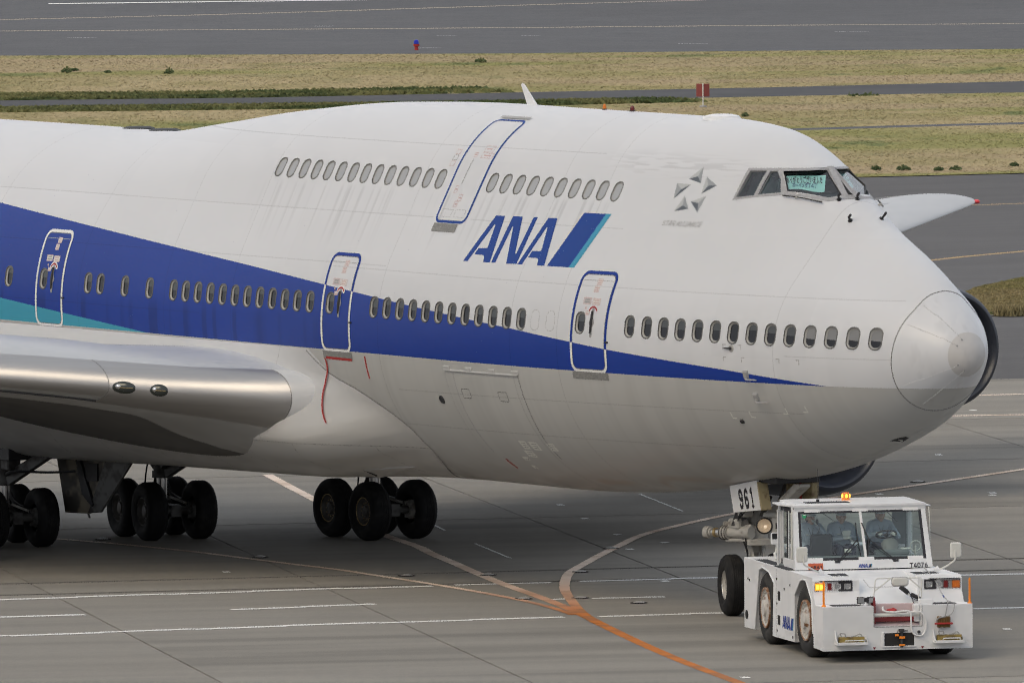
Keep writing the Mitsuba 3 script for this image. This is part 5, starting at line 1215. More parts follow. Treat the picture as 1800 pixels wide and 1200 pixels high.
pbr('m_pink', proc(lambda p, n, uv: mix((.60, .50, .50), (.48, .36, .36), fbm(p.x * 7, p.y * 7, p.z * 7))), .6)
pbr('m_cabin', (.14, .16, .165), .6)
pbr('m_seat', (.022, .027, .032), .7)
pbr('m_lampwhite', (.42, .43, .44), .18, .8)
pbr('m_amber', (.55, .14, .02), .2)
pbr('m_redlens', (.16, .01, .01), .2)
pbr('m_yellow', proc(lambda p, n, uv: mix((.24, .17, .035), (.10, .07, .02), smoothstep(.4, .7, fbm(p.x * 9, p.y * 9, p.z * 12)))), .6)
pbr('m_plate', (.52, .11, .045), .5)
pbr('m_fluor', (.85, .25, .02), .45)
pbr('m_ink', (.02, .02, .025), .5)
def lit(name, col, rad):
    scene[name] = {'type': 'twosided', 'bsdf': {'type': 'principled', 'base_color': {'type': 'rgb', 'value': col}, 'roughness': .2}}
    return {'type': 'area', 'radiance': {'type': 'rgb', 'value': rad}}
# body sides with the wheel arches
side = Polygon([(-5.11, .21), (-4.18, .23), (-3.80, 1.40), (-3.50, 1.47), (-2.93, 1.42), (-2.50, 1.24), (-2.60, .21), (-.75, .23), (-.72, 1.135), (-.25, 1.44), (.0, 1.475), (.23, 1.475), (.69, 1.138), (.80, .45), (.80, 1.06), (.80, 1.30), (.80, 1.49), (.72, 1.555), (-5.11, 1.555)])
for s in (-1, 1):
    b0, b1 = (-1.448, -.95) if s < 0 else (.95, 1.448)
    m = extr(side, b0, b1, 'xz'); k = tadd('side_panel', m, 'm_tug')
    # thin fender edge, hinges, square openings and catches
    for pts in ([(-4.18, .24), (-3.80, 1.40), (-3.50, 1.47), (-2.93, 1.42), (-2.50, 1.24), (-2.59, .22)], [(-.745, .24), (-.72, 1.135), (-.25, 1.44), (.0, 1.475), (.23, 1.475), (.69, 1.138), (.79, .50)]):
        tadd('arch_edge', tube([(a, s * 1.449, z) for a, z in pts], .016, 6), 'm_tug')
    for a, z, w, h in ((-2.09, 1.02, .20, .18), (-2.10, .555, .20, .18)): tadd('side_opening', cbox(a - w / 2, a + w / 2, s * 1.447, s * 1.4515, z - h / 2, z + h / 2, .001), 'm_recess')
    for a, z in ((-2.27, 1.33), (-1.13, 1.29), (-1.62, 1.18), (-2.27, .86), (-2.26, .345), (-.92, .31), (-4.75, 1.17), (-4.62, 1.15)): tadd('side_catch', cbox(a - .028, a + .028, s * 1.445, s * 1.458, z - .022, z + .022, .004), 'm_recess')
    tadd('panel_seam', cbox(-2.31, -2.30, s * 1.447, s * 1.4505, .24, 1.54, .001), 'm_seam_soft')
    tadd('filler_cap', cyl((-4.87, s * 1.44, .47), (-4.87, s * 1.47, .47), .085, 18), 'm_recess')
tadd('chassis', cat(cbox(-5.1, -1.3, -.95, .95, .38, 1.45), cbox(-1.3, .95, -.95, .95, .38, .99)), 'm_dark'); tadd('rear_buffer', cbox(-5.16, -5.11, -1.2, 1.2, .4, 1.2), 'm_dark')
tadd('rear_deck', cbox(-5.112, -2.2, -1.45, 1.45, 1.50, 1.562), 'm_tug')
tadd('rear_box', cat(cbox(-3.45, -2.68, -1.15, 1.15, 1.56, 1.88, .03), cbox(-3.5, -2.66, -1.17, 1.17, 1.86, 1.91, .02)), 'm_tug')
tadd('deck_mat', cbox(-4.3, -2.75, -1.42, -1.18, 1.562, 1.568, .002), 'm_mat')
tadd('deck_edge', cbox(-2.5, -1.3, -1.45, -1.30, 1.556, 1.575, .004), 'm_mat')
# bonnet: two shoulders with the headlights and a sloping middle
for s, b0, b1 in ((-1, -1.446, -.545), (1, .60, 1.446)):
    cap_ = Polygon([(-1.16, 1.50), (-1.16, 1.548), (.70, 1.552), (.785, 1.49), (.785, 1.285), (.97, 1.062), (.805, 1.062), (.70, 1.50)])
    blk = Polygon([(-1.16, 1.0), (-1.16, 1.51), (.69, 1.51), (.775, 1.48), (.775, 1.27), (.96, 1.04), (.96, 1.0)])
    tadd('bonnet_shoulder', extr(cap_, b0, b1, 'xz'), 'm_tug')
    tadd('bonnet_block', extr(blk, *((-.96, -.55) if s < 0 else (.605, .96)), 'xz'), 'm_tug')
tadd('bonnet', hull([(a, b, z) for b in (-.56, .62) for a, z in ((-1.16, 1.0), (-1.16, 1.546), (-.5, 1.546), (.12, 1.49), (1.22, 1.03), (1.22, .8))]), 'm_tug')
tadd('bonnet_hatch', tube([(.20, -.33, 1.460), (.50, -.28, 1.334), (.50, .42, 1.334), (.20, .46, 1.460)], .006, 4), 'm_seam_soft')
for pts in ([(-.16, -.95), (-.22, -.60), (.42, -.66), (.40, -.98)], [(-.14, .66), (-.2, 1.14), (.35, 1.12), (.40, .66)]):
    c = np.mean(pts, 0)
    for h in (0, 1):
        q = [np.array(p) for p in pts]; mid0, mid1 = (q[0] + q[1]) / 2, (q[3] + q[2]) / 2; g = (q[1] - q[0]) * .04
        r = [q[0], mid0 - g, mid1 - g, q[3]] if h == 0 else [mid0 + g, q[1], q[2], mid1 + g]
        tadd('anti_slip_mat', hull([(a, b, 1.548 + e) for a, b in r for e in (0, .010)]), 'm_mat')
for b0, b1 in ((-1.22, -.70), (.70, 1.18)): tadd('anti_slip_mat', cbox(1.18, 1.52, b0, b1, 1.06, 1.069, .002), 'm_mat')
# bumper with the winch recess
bp = sbox(-1.448, .228, 1.448, 1.06).difference(sbox(-.467, .665, .467, 1.2))
fr_ = extr(Polygon([(b, z) for b, z in bp.exterior.coords]), 1.40, 1.649, 'yz')
tadd('bumper', fr_, 'm_tug')
tadd('bumper_side', cat(cbox(.82, 1.41, -1.447, -.47, .235, 1.059, .006), cbox(.82, 1.41, .47, 1.447, .235, 1.059, .006)), 'm_tug')
tadd('bumper_rim', cat(*[tube([(1.652, b0, z0), (1.652, b1, z1)], .008, 6) for b0, z0, b1, z1 in ((-.467, 1.06, -.467, .665), (-.467, .665, .467, .665), (.467, .665, .467, 1.06))]), 'm_grey')
tadd('recess_floor', cat(cbox(1.0, 1.42, -.467, .467, .60, .70), cbox(1.0, 1.03, -.467, .467, .7, 1.06)), 'm_pink')
tadd('recess_back', cbox(1.2, 1.30, -.40, .40, .90, 1.075, .01), 'm_pink')
tadd('recess_lining', cat(cbox(1.28, 1.45, -.43, -.38, .70, 1.15), cbox(1.38, 1.43, -.40, .40, .745, .85)), 'm_tugred')
tadd('recess_lining', hull([(1.38, -.47, 1.06), (1.44, -.47, 1.06), (1.3, -.36, 1.2), (1.36, -.47, 1.2), (1.38, -.43, 1.0), (1.3, -.36, .86), (1.35, -.36, .86)]), 'm_tugred')
tadd('recess_bar', cyl((1.56, -.44, .88), (1.56, .43, .88), .036, 14), 'm_placard')
tadd('recess_bracket', cat(cbox(1.25, 1.5, .36, .46, .74, 1.06, .01), cbox(1.3, 1.5, .47, .72, 1.06, 1.16, .01)), 'm_tug')
tadd('recess_rag', hull(np.random.default_rng(3).normal(0, 1, (24, 3)) * np.array([.03, .07, .025]) + np.array([1.4, -.06, .955])), 'm_red')
# tow pin pocket
tadd('tow_pocket', cbox(1.645, 1.6525, -.27, .31, .30, .545, .002), 'm_recess')
tadd('tow_pocket_frame', cat(cbox(1.64, 1.68, -.315, -.27, .285, .56, .006), cbox(1.64, 1.68, -.315, .345, .275, .302, .006)), 'm_tug')
tadd('tow_pin', cat(cyl((1.69, .06, .27), (1.69, .06, .60), .028, 10), cyl((1.69, .06, .56), (1.69, .06, .62), .05, 10), tube([(1.69, .06, .585), (1.69, .18, .585)], .012, 6), tube(spline([(1.69, .06, .58), (1.71, .0, .61), (1.71, -.02, .54), (1.70, .02, .5)], 12), .008, 5)), 'm_dark')
tadd('tow_pin_tag', cat(cbox(1.685, 1.725, .01, .12, .435, .48, .006), cbox(1.685, 1.725, -.07, -.0, .485, .525, .006), cbox(1.685, 1.725, .01, .12, .30, .335, .006)), 'm_fluor')
for b in (-.46, .47): tadd('red_arrow', hull([(1.65, b - .03, .285), (1.65, b + .03, .285), (1.65, b, .235), (1.654, b - .03, .285), (1.654, b + .03, .285), (1.654, b, .235)]), 'm_tugred')
# trays on the bumper with wooden chocks (the chocks are things of their own)
for b0, b1 in ((-1.22, -.62), (.68, 1.24)):
    P = [(1.65, b0, .36), (1.65, b1, .36), (1.85, b1 + .02, .345), (1.85, b0 + .02, .345)]
    tadd('chock_tray', cat(cbox(1.65, 1.86, b0, b1, .345, .362, .004), cbox(1.845, 1.862, b0, b1, .345, .40, .004), tube([(1.655, b0 + .005, .60), (1.72, b0, .47), (1.86, b0 + .005, .385)], .012, 6), hull([(1.65, b0, .345), (1.65, b0, .58), (1.84, b0, .36), (1.65, b0 + .01, .58), (1.84, b0 + .01, .36), (1.65, b0 + .01, .345)]), hull([(1.65, b1, .345), (1.65, b1, .52), (1.84, b1, .36), (1.65, b1 - .01, .52), (1.84, b1 - .01, .36), (1.65, b1 - .01, .345)])), 'm_tug')
    tadd('tray_rail', tube([(1.85, b0 + .14, .37), (1.85, b0 + .15, .435), (1.85, b1 - .08, .435), (1.85, b1 - .07, .37)], .011, 6), 'm_tug')
# lamps
for s, b0, b1 in ((-1, -1.42, -.676), (1, .717, 1.43)):
    k = TU + '__headlight'; k = key_for(k)
    f = lambda nm, m, b, **q: add(k + '__' + nm, m, b, False, TUGT, **q)
    f('housing', cbox(.775, .80, b0, b1, 1.293, 1.478, .006), 'm_ink')
    f('visor', cbox(.70, .84, b0 + .1, b1 - .02, 1.484, 1.498, .004), 'm_mat')
    cs = ((-.965, -.775) if s < 0 else (.81, 1.005))
    for c in cs:
        f('lamp', cbox(.798, .806, c - .064, c + .064, 1.333, 1.437, .004), 'm_chrome')
        f('lamp_glass', cbox(.805, .812, c - .056, c + .056, 1.34, 1.43, .004), 'm_lampwhite')
        f('lamp_bulb', moved(lathe([(.0, .0), (.03, .012), (.045, .0)], 14, 'x'), tr(.815, c + .01, 1.385) @ np.diag([-1, 1, 1, 1])), 'm_chrome')
    rc_ = -1.125 if s < 0 else 1.135
    f('red_lens', cbox(.80, .808, rc_ - .04, rc_ + .04, 1.32, 1.45, .004), 'm_redlens')
    if s < 0:
        kk = f('indicator', cbox(.80, .815, -1.405, -1.215, 1.315, 1.45, .006), 'm_amber'); scene[kk]['emitter'] = lit('m_amberlit', [.6, .2, .03], [.26, .06, .002]); scene[kk]['bsdf'] = {'type': 'ref', 'id': 'm_amberlit'}
        for c in (-1.36, -1.29): 
            kk = f('indicator_bulb', cbox(.814, .818, c - .025, c + .025, 1.345, 1.42, .006), 'm_amberlit'); scene[kk]['emitter'] = {'type': 'area', 'radiance': {'type': 'rgb', 'value': [.5, .26, .02]}}
    else:
        f('clear_lens', cbox(.80, .812, 1.195, 1.255, 1.315, 1.45, .006), 'm_lampwhite'); f('indicator', cbox(.80, .815, 1.26, 1.405, 1.315, 1.45, .006), 'm_amber')
        f('indicator_bulb', moved(lathe([(.0, .0), (.02, .012), (.035, .0)], 10, 'x'), tr(.82, 1.33, 1.38) @ np.diag([-1, 1, 1, 1])), 'm_fluor')
# work lamps
for b, yaw in ((-.674, 0), (-.505, 35)):
    M = tr(1.42, b, 1.163) @ rotz(yaw); k = key_for(TU + '__work_lamp')
    add(k + '__case', moved(hull([(x, y * q, z * q) for x, q in ((.05, 1.), (.03, 1.), (-.08, .5)) for y in (-.075, .075) for z in (-.062, .062)]), M), 'm_ink', to_world=TUGT)
    add(k + '__glass', moved(cbox(.05, .056, -.06, .06, -.048, .048, .004), M), 'm_lampwhite', to_world=TUGT)
    add(k + '__stalk', moved(cat(cyl((0, 0, -.11), (0, 0, -.05), .012, 6), tube([(0, -.06, -.04), (0, -.06, -.09), (0, .06, -.09), (0, .06, -.04)], .008, 5)), M), 'm_grey', to_world=TUGT)
# marker poles, mirrors
for b in (-1.40, 1.43): 
    k = key_for(TU + '__marker_pole'); add(k + '__rod', tube([(1.5, b, 1.06), (1.5, b, 1.53), (1.5, b, 1.545)], [.022, .020, .008], 10), 'm_fluor', to_world=TUGT); add(k + '__base', lathe([(0, .03), (.035, .03), (.045, 0)], 12, 'z'), 'm_fluor', to_world=T4((TUG @ tr(1.5, b, 1.06)).tolist()))
for s, c, base in ((-1, (.25, -1.53, 1.965), (.05, -1.12, 1.60)), (1, (.28, 1.455, 1.985), (.10, 1.14, 1.60))):
    k = key_for(TU + '__mirror'); M = frame4(c, (0, 1, 0), (0, 0, 1), (1, 0, 0))
    sh = [extr(Polygon(rrect(w_, h_, .035)), d0, d1, 'xy') for w_, h_, d0, d1 in ((.205, .285, 0, .03),)]
    body = TM(Manifold.hull_points(np.vstack([np.c_[rrect(.215, .295, .04), np.zeros(24)], np.c_[rrect(.215, .295, .04), np.full(24, .025)], np.c_[rrect(.175, .25, .035), np.full(24, .05)]])))
    add(k + '__head', moved(body, M), 'm_placard', to_world=TUGT); add(k + '__glass', moved(extr(Polygon(rrect(.19, .27, .03)), -.004, -.001, 'xy'), M), 'm_chrome', to_world=TUGT)
    add(k + '__stalk', tube(spline([(c[0] + .05, c[1] - s * .02, c[2]), (c[0] + .06, c[1] - s * .02, c[2] - .16), (c[0], (c[1] + base[1]) / 2 + s * .06, c[2] - .25), (base[0], base[1], base[2])], 16), .017, 8), 'm_placard', to_world=TUGT)
    add(k + '__foot', hull([(base[0] + x, base[1] + y, base[2] + z) for x in (-.07, .07) for y in (-.05, .05) for z in (-.02, .005)] + [(base[0], base[1], base[2] + .09)]), 'm_tug', to_world=TUGT)
# rail with the bumper mirror
tadd('front_rail', cat(tube([(1.2, -.39, 1.06), (1.2, -.375, 1.09), (1.2, -.33, 1.50), (1.2, -.30, 1.545), (1.2, .55, 1.545), (1.2, .575, 1.51), (1.2, .565, 1.06)], .011, 8), tube([(1.2, -.36, 1.30), (1.2, -.03, 1.54)], .011, 8), tube([(1.2, .57, 1.33), (1.2, .33, 1.535)], .011, 8), tube([(1.22, .53, 1.06), (1.22, .50, 1.2), (1.22, .55, 1.35)], .011, 8)), 'm_placard', True)
k = TU + '__bumper_mirror'; M = frame4((1.26, .135, 1.485), (0, 1, 0), (0, 0, 1), (1, 0, 0))
tadd('bumper_mirror__head', moved(TM(Manifold.hull_points(np.vstack([np.c_[rrect(.31, .155, .05), np.zeros(24)], np.c_[rrect(.31, .155, .05), np.full(24, .02)], np.c_[rrect(.27, .12, .045), np.full(24, .04)]]))), M), 'm_placard')
tadd('bumper_mirror__rim', moved(tube(np.c_[np.vstack([rrect(.315, .16, .05), rrect(.315, .16, .05)[:1]]), np.zeros(25)], .009, 6), M), 'm_grey')
tadd('duct_hose', tube(spline([(.95, .22, 1.36), (1.0, .30, 1.29), (1.02, .36, 1.24)], 12), .045, 12), 'm_black'); tadd('duct_hose', tube(spline([(1.03, .40, 1.22), (1.08, .48, 1.18), (1.1, .60, 1.11)], 12), .04, 12), 'm_black'); tadd('duct_clamp', tube([(1.015, .355, 1.245), (1.03, .40, 1.22)], .048, 12), 'm_white')
tadd('cable', cat(tube(spline([(1.1, .33, 1.3), (1.15, .40, 1.14), (1.2, .42, 1.05)], 14), .008, 5), tube(spline([(.98, .36, 1.25), (1.12, .47, 1.12), (1.18, .55, 1.10)], 14), .007, 5), tube(spline([(.55, .15, 1.52), (.7, .18, 1.46), (.85, .2, 1.44)], 10), .007, 5)), 'm_ink')
# wheels
TW_ = .70
tp = tyre_mesh(.705, .46, .36)
TTY = mikit.ply(tp, None, smooth=35)
lugs = [cyl((.33 * math.cos(a), .155, .33 * math.sin(a)), (.33 * math.cos(a), .195, .33 * math.sin(a)), .018, 6) for a in np.linspace(0, 2 * np.pi, 25)[:-1]]
TRIM = mikit.ply(lathe([(.375, .20), (.37, .225), (.35, .215), (.335, .16), (.26, .13), (.25, .20), (.17, .225), (.15, .27), (0, .28)], 40), None, smooth=35); TLUG = mikit.ply(cat(*lugs), None)
TEDGE = mikit.ply(lathe([(.395, .18), (.39, .228), (.36, .232), (.345, .18)], 40), None)
for a, rot in ((.0, 3.), (-3.41, 0.)):
    for s in (-1, 1):
        M = TUG @ tr(a, s * 1.20, TW_) @ rotz(rot) @ (np.diag([-1, -1, 1, 1.]) if s < 0 else np.eye(4)); tw = T4(M.tolist()); k = key_for(TU + '__wheel')
        add(k + '__tyre', TTY, 'm_tyre2', to_world=tw); add(k + '__rim', TRIM, 'm_rust', to_world=tw); add(k + '__rim_nut_ring', TLUG, 'm_placard', to_world=tw); add(k + '__rim_edge', TEDGE, 'm_rustring', to_world=tw)
pbr('m_tyre2', proc(lambda p, n, uv: mix((.028, .028, .028), (.055, .053, .05), smoothstep(.35, .75, fbm(p.x * 5, p.y * 5, p.z * 5)))), .8, spec=.3)
# cab: apron panel, pillars, roof, glass
WB, WT = 1.735, 2.66
def fa(z): return -1.2 - (z - WB) * .33       # windscreen plane
tadd('cab_front_panel', hull([(a, b, z) for b in (-1.34, 1.34) for a, z in ((-1.12, 1.57), (-1.17, 1.735), (-1.3, 1.735), (-1.3, 1.57))]), 'm_tug')
for s in (-1, 1):
    P = [(fa(z) + e, s * bb, z) for z, w0, w1 in ((1.72, 1.235, 1.34), (2.70, 1.20, 1.285)) for bb in (w0, w1) for e in (0.012, -.10)]
    tadd('cab_pillar', hull(P), 'm_tug')
tadd('cab_header', hull([(fa(2.66) + .014, s * 1.28, 2.655) for s in (-1, 1)] + [(fa(2.66) + .02, s * 1.28, 2.735) for s in (-1, 1)] + [(-1.75, s * 1.28, z) for s in (-1, 1) for z in (2.66, 2.735)]), 'm_tug')
tadd('roof', cat(hull([(-1.46, s * 1.30, z) for s in (-1, 1) for z in (2.735, 2.775)] + [(-2.85, s * 1.25, z) for s in (-1, 1) for z in (2.75, 2.80)] + [(-1.6, s * 1.2, 2.80) for s in (-1, 1)] + [(-2.7, s * 1.15, 2.82) for s in (-1, 1)])), 'm_tug')
tadd('roof_awning', hull([(-1.75, -1.29, 2.735), (-1.75, -1.29, 2.765), (-2.15, -1.46, 2.745), (-2.15, -1.46, 2.765), (-2.75, -1.42, 2.745), (-2.75, -1.42, 2.765), (-2.75, -1.24, 2.74), (-2.75, -1.24, 2.77)]), 'm_tug')
tadd('roof_awning', hull([(-1.50, 1.29, 2.715), (-1.5, 1.29, 2.735), (-2.6, 1.42, 2.705), (-2.6, 1.42, 2.725), (-1.6, 1.42, 2.705), (-1.6, 1.42, 2.725), (-2.7, 1.29, 2.72), (-2.7, 1.29, 2.74)]), 'm_tug')
tadd('roof_mat', cbox(-1.95, -1.62, -1.0, -.15, 2.805, 2.812, .002), 'm_mat')
for s in (-1, 1): tadd('cab_rear_pillar', cbox(-2.78, -2.66, s * 1.20, s * 1.30, 1.56, 2.75, .02), 'm_tug')
tadd('cab_rear_panel', cat(cbox(-2.78, -2.70, -1.2, 1.2, 1.56, 1.80), cbox(-2.78, -2.70, -1.2, 1.2, 2.62, 2.75), cbox(-2.76, -2.70, .93, 1.22, 1.8, 2.65, .01)), 'm_cabin')
tadd('cab_floor', cat(cbox(-2.72, -1.15, -1.28, 1.28, 1.22, 1.30), cbox(-2.72, -1.15, -1.3, -1.26, 1.22, 1.60), cbox(-2.72, -1.15, 1.26, 1.3, 1.22, 1.60)), 'm_cabin')
tadd('headlining', cbox(-2.75, -1.5, -1.26, 1.26, 2.70, 2.73, .01), 'm_cabin')
# windscreen: rubber seal, two panes, centre post, clips
n_ws = np.array([1, 0, .33]); n_ws /= np.linalg.norm(n_ws)
def wpt(b, z, off=0.): return np.array([fa(z), b, z]) + n_ws * off
sealo = [(-1.235, WB), (1.235, WB), (1.20, WT), (-1.20, WT)]; seali = [(-1.185, WB + .045), (1.185, WB + .045), (1.155, WT - .04), (-1.155, WT - .04)]
V = np.array([wpt(b, z, o) for o in (.012, -.02) for b, z in sealo + seali]); F = []
for i in range(4):
    j = (i + 1) % 4
    for q in ((i, j, j + 4, i + 4), (i + 8, i + 12, j + 12, j + 8), (i, i + 8, j + 8, j), (i + 4, j + 4, j + 12, i + 12)): F += [(q[0], q[1], q[2]), (q[0], q[2], q[3])]
tadd('windscreen__seal', trimesh.Trimesh(V, F, process=False), 'm_ink')
for b0, b1, t0, t1 in ((-1.2, .045, -1.17, .0), (.065, 1.2, .02, 1.17)):
    V = [wpt(b0, WB + .02), wpt(b1, WB + .02), wpt(t1, WT - .02), wpt(t0, WT - .02)]
    tadd('windscreen__pane', trimesh.Trimesh(V, [(0, 1, 2), (0, 2, 3)], process=False), 'm_cabglass')
tadd('windscreen__centre_post', hull([wpt(b, z, o) for z, c in ((WB, .055), (WT, .01)) for b in (c - .024, c + .024) for o in (.02, -.02)]), 'm_bandwhite')
for b, z, w in ((-.93, WT + .005, .30), (.01, WT + .005, .30), (1.0, WT + .005, .30), (.06, WB + .015, .30), (1.02, WB + .015, .30), (-.94, WB + .015, .30)):
    tadd('windscreen__clip', hull([wpt(b + e * w / 2, z + d, o) for e in (-1, 1) for d in (-.032, .032) for o in (.012, .03)]), 'm_bandwhite')
for s, piv, mid, tip, tip2 in ((-1, (-.51, 1.70), (-.09, 2.10), (-.10, 2.42), (-.045, 1.79)), (1, (.63, 1.70), (.125, 2.11), (.02, 2.42), (.09, 1.79))):
    k = key_for(TU + '__windscreen_wiper')
    add(k + '__arm', cat(tube([wpt(*piv, .04), wpt(*mid, .05)], .012, 6), tube([wpt(piv[0] - s * .035, piv[1] + .0, .03), wpt(mid[0] - s * .02, mid[1] - .06, .045)], .008, 6)), 'm_ink', to_world=TUGT)
    add(k + '__blade', tube([wpt(*tip, .03), wpt(*mid, .04), wpt(*tip2, .03)], .011, 6), 'm_ink', to_world=TUGT)
    add(k + '__pivot', hull([wpt(piv[0] + e, piv[1] + d, o) for e in (-.05, .05) for d in (-.022, .022) for o in (.005, .045)]), 'm_ink', to_world=TUGT)
# right-hand doorway of the cab with rails, left side window, rear window
for a, r, m_ in ((-2.66, .017, 'm_tug'), (-2.40, .013, 'm_tug'), (-1.92, .013, 'm_tug'), (-1.66, .022, 'm_placard')):
    b = -1.33 if a < -2.6 else -1.285
    tadd('door_rail', tube([(a, b, 1.57), (a, b, 2.62), (a + (.08 if a < -2.6 else 0), b + .03, 2.68)], r, 8), m_)
tadd('door_frame', cat(cbox(-2.62, -1.62, -1.28, -1.25, 1.56, 1.70, .006), cbox(-2.62, -1.55, -1.28, -1.25, 2.62, 2.70, .006), cbox(-2.16, -2.08, -1.275, -1.255, 1.7, 2.62, .006)), 'm_ink')
tadd('door', cbox(-2.30, -1.40, -1.305, -1.285, 1.565, 1.74, .006), 'm_tug')
for b in (1.268,):
    tadd('side_window', trimesh.Trimesh([(-2.64, b, 1.72), (-1.30, b, 1.72), (-1.52, b, 2.64), (-2.64, b, 2.64)], [(0, 1, 2), (0, 2, 3)], process=False), 'm_cabglass')
tadd('door_frame', cat(cbox(-2.7, -1.25, 1.25, 1.30, 1.56, 1.74), cbox(-2.7, -1.5, 1.25, 1.30, 2.62, 2.74)), 'm_tug')
tadd('rear_window', trimesh.Trimesh([(-2.74, -1.2, 1.80), (-2.74, .95, 1.80), (-2.74, .95, 2.62), (-2.74, -1.2, 2.62)], [(0, 1, 2), (0, 2, 3)], process=False), 'm_cabglass')
tadd('grab_rail', tube([(-1.5, 1.36, 2.7), (-1.48, 1.37, 2.5), (-1.45, 1.37, 1.62)], .010, 6), 'm_placard')
# inside: dashboard, steering wheel and column, front passenger seat
tadd('dashboard', cat(cbox(-1.55, -1.28, -1.22, 1.22, 1.45, 1.80, .03), cbox(-1.62, -1.35, .3, .95, 1.78, 1.90, .04)), 'm_cabin')
tadd('steering_column', hull(np.vstack([trimesh.creation.icosphere(2, .17).vertices * [.6, 1, .75] + [-1.62, .62, 1.98], trimesh.creation.icosphere(2, .12).vertices + [-1.5, .62, 1.78]])), 'm_colgrey', 40)
pbr('m_colgrey', (.16, .165, .16), .6)
a = np.linspace(0, 2 * np.pi, 33)
SWc, SWn = np.array([-1.78, .59, 2.17]), np.array([-.42, 0, .9]); SWu = np.array([0, 1., 0]); SWv = np.cross(SWn / np.linalg.norm(SWn), SWu)
sw = SWc + .195 * (np.cos(a)[:, None] * SWu + np.sin(a)[:, None] * SWv)
tadd('steering_wheel', cat(tube(sw, .017, 8), *[tube([SWc, SWc + .19 * (math.cos(q) * SWu + math.sin(q) * SWv)], .012, 6) for q in (.4, 2.74, -1.57)], cyl(SWc, SWc - .04 * SWn, .04, 12)), 'm_ink', True)
def rbox(x0, x1, y0, y1, z0, z1, r):
    P = trimesh.creation.icosphere(2, r).vertices
    return hull(np.vstack([P + [x, y, z] for x in (x0 + r, x1 - r) for y in (y0 + r, y1 - r) for z in (z0 + r, z1 - r)]))
tadd('seat__backrest', rbox(-1.86, -1.76, -.90, -.455, 1.62, 2.20, .049), 'm_seat', 40); tadd('seat__cushion', rbox(-2.2, -1.8, -.90, -.455, 1.5, 1.64, .06), 'm_seat', 40)
for b in (-.78, -.15, .6): tadd('rear_seat', cat(rbox(-2.62, -2.22, b - .23, b + .23, 1.58, 1.72, .05), rbox(-2.68, -2.58, b - .22, b + .22, 1.62, 2.2, .045)), 'm_seat', 40)
tadd('hand_wheel', cat(tube(np.array([-1.6, 1.12, 1.95]) + .10 * (np.cos(a)[:, None] * np.array([0, 1, 0]) + np.sin(a)[:, None] * np.array([.2, 0, 1])), .010, 6), cyl((-1.6, 1.12, 1.75), (-1.6, 1.12, 1.95), .015, 8)), 'm_placard')
tadd('control_box', cat(cbox(-1.5, -1.42, -.30, -.18, 1.86, 1.93), cbox(-1.5, -1.4, .8, .98, 1.90, 1.93)), 'm_placard')
tadd('cab_wire', cat(tube([(-2.6, -.6, 2.64), (-2.6, -.2, 2.36)], .006, 4), tube([(-2.6, .72, 2.62), (-2.6, 1.0, 2.35)], .006, 4)), 'm_ink')
pbr('m_green', (.03, .30, .12), .5)
tadd('windscreen__sticker', hull([wpt(b, z, o) for b, z in ((-1.12, 2.60), (-1.04, 2.60), (-1.05, 2.545), (-1.09, 2.52), (-1.12, 2.545)) for o in (.004, .008)]), 'm_green'); tadd('windscreen__sticker', hull([wpt(b, z, o) for b, z in ((-1.105, 2.595), (-1.055, 2.595), (-1.06, 2.58), (-1.10, 2.58)) for o in (.008, .010)]), 'm_bandwhite')
# beacon and aerial
k = TU + '__beacon'
kk = tadd('beacon__lens', moved(lathe([(0, .155), (.055, .15), (.072, .13), (.074, .03), (0, .03)], 20, 'z'), tr(-2.25, -.09, 2.805)), 'm_beaconlit', 40)
scene[kk]['emitter'] = lit('m_beaconlit', [.8, .25, .05], [.22, .045, .002])
for ph in range(5):
    q = ph * 1.26; kk = tadd('beacon__bulb', moved(cbox(-.02, .02, -.02, .02, .05, .12, .01), tr(-2.25 + .068 * math.cos(q), -.09 + .068 * math.sin(q), 2.805)), 'm_beaconlit'); scene[kk]['emitter'] = {'type': 'area', 'radiance': {'type': 'rgb', 'value': [.50, .25, .02]}}
tadd('beacon__base', moved(lathe([(0, .035), (.078, .035), (.085, .0)], 20, 'z'), tr(-2.25, -.09, 2.80)), 'm_fluor')
tadd('aerial', cat(tube([(-1.9, -.72, 2.80), (-1.9, -.72, 2.86)], .03, 8), tube([(-1.9, -.72, 2.85), (-1.91, -.72, 3.45)], .0045, 5)), 'm_ink')
tadd('aerial_cable', tube(spline([(-1.9, -.72, 2.815), (-1.8, -1.0, 2.80), (-1.62, -1.22, 2.79), (-1.5, -1.29, 2.70)], 20), .007, 5), 'm_ink')
# lamps and mirror on the rear right corner, wiring
k = key_for(TU + '__rear_work_lamp')
add(k + '__case', rbox(-4.55, -4.42, -1.05, -.83, 1.83, 2.06, .03), 'm_placard', 40, TUGT); add(k + '__lens', cat(*[cbox(-4.43, -4.412, b - .03, b + .03, 1.96, 2.03, .01) for b in (-1.01, -.94, -.87)]), 'm_chrome', to_world=TUGT); add(k + '__glass', cbox(-4.425, -4.41, -1.045, -.835, 1.94, 2.05, .003), 'm_pane', to_world=TUGT)
scene[k + '__case']['bsdf'] = {'type': 'ref', 'id': 'm_tug'}
add(k + '__stalk', cat(tube(spline([(-4.5, -.94, 1.84), (-4.5, -.96, 1.66), (-4.2, -1.05, 1.68), (-3.6, -1.15, 1.6)], 20), .022, 8), tube(spline([(-4.5, -.9, 1.9), (-4.55, -.86, 1.7), (-4.3, -1.0, 1.63), (-3.9, -1.1, 1.6)], 20), .010, 6)), 'm_placard', to_world=TUGT)
tadd('rear_hook', tube([(-5.05, -1.1, 1.56), (-5.05, -1.1, 1.76), (-5.02, -1.06, 1.78), (-5.0, -1.05, 1.72)], .008, 5), 'm_dark')
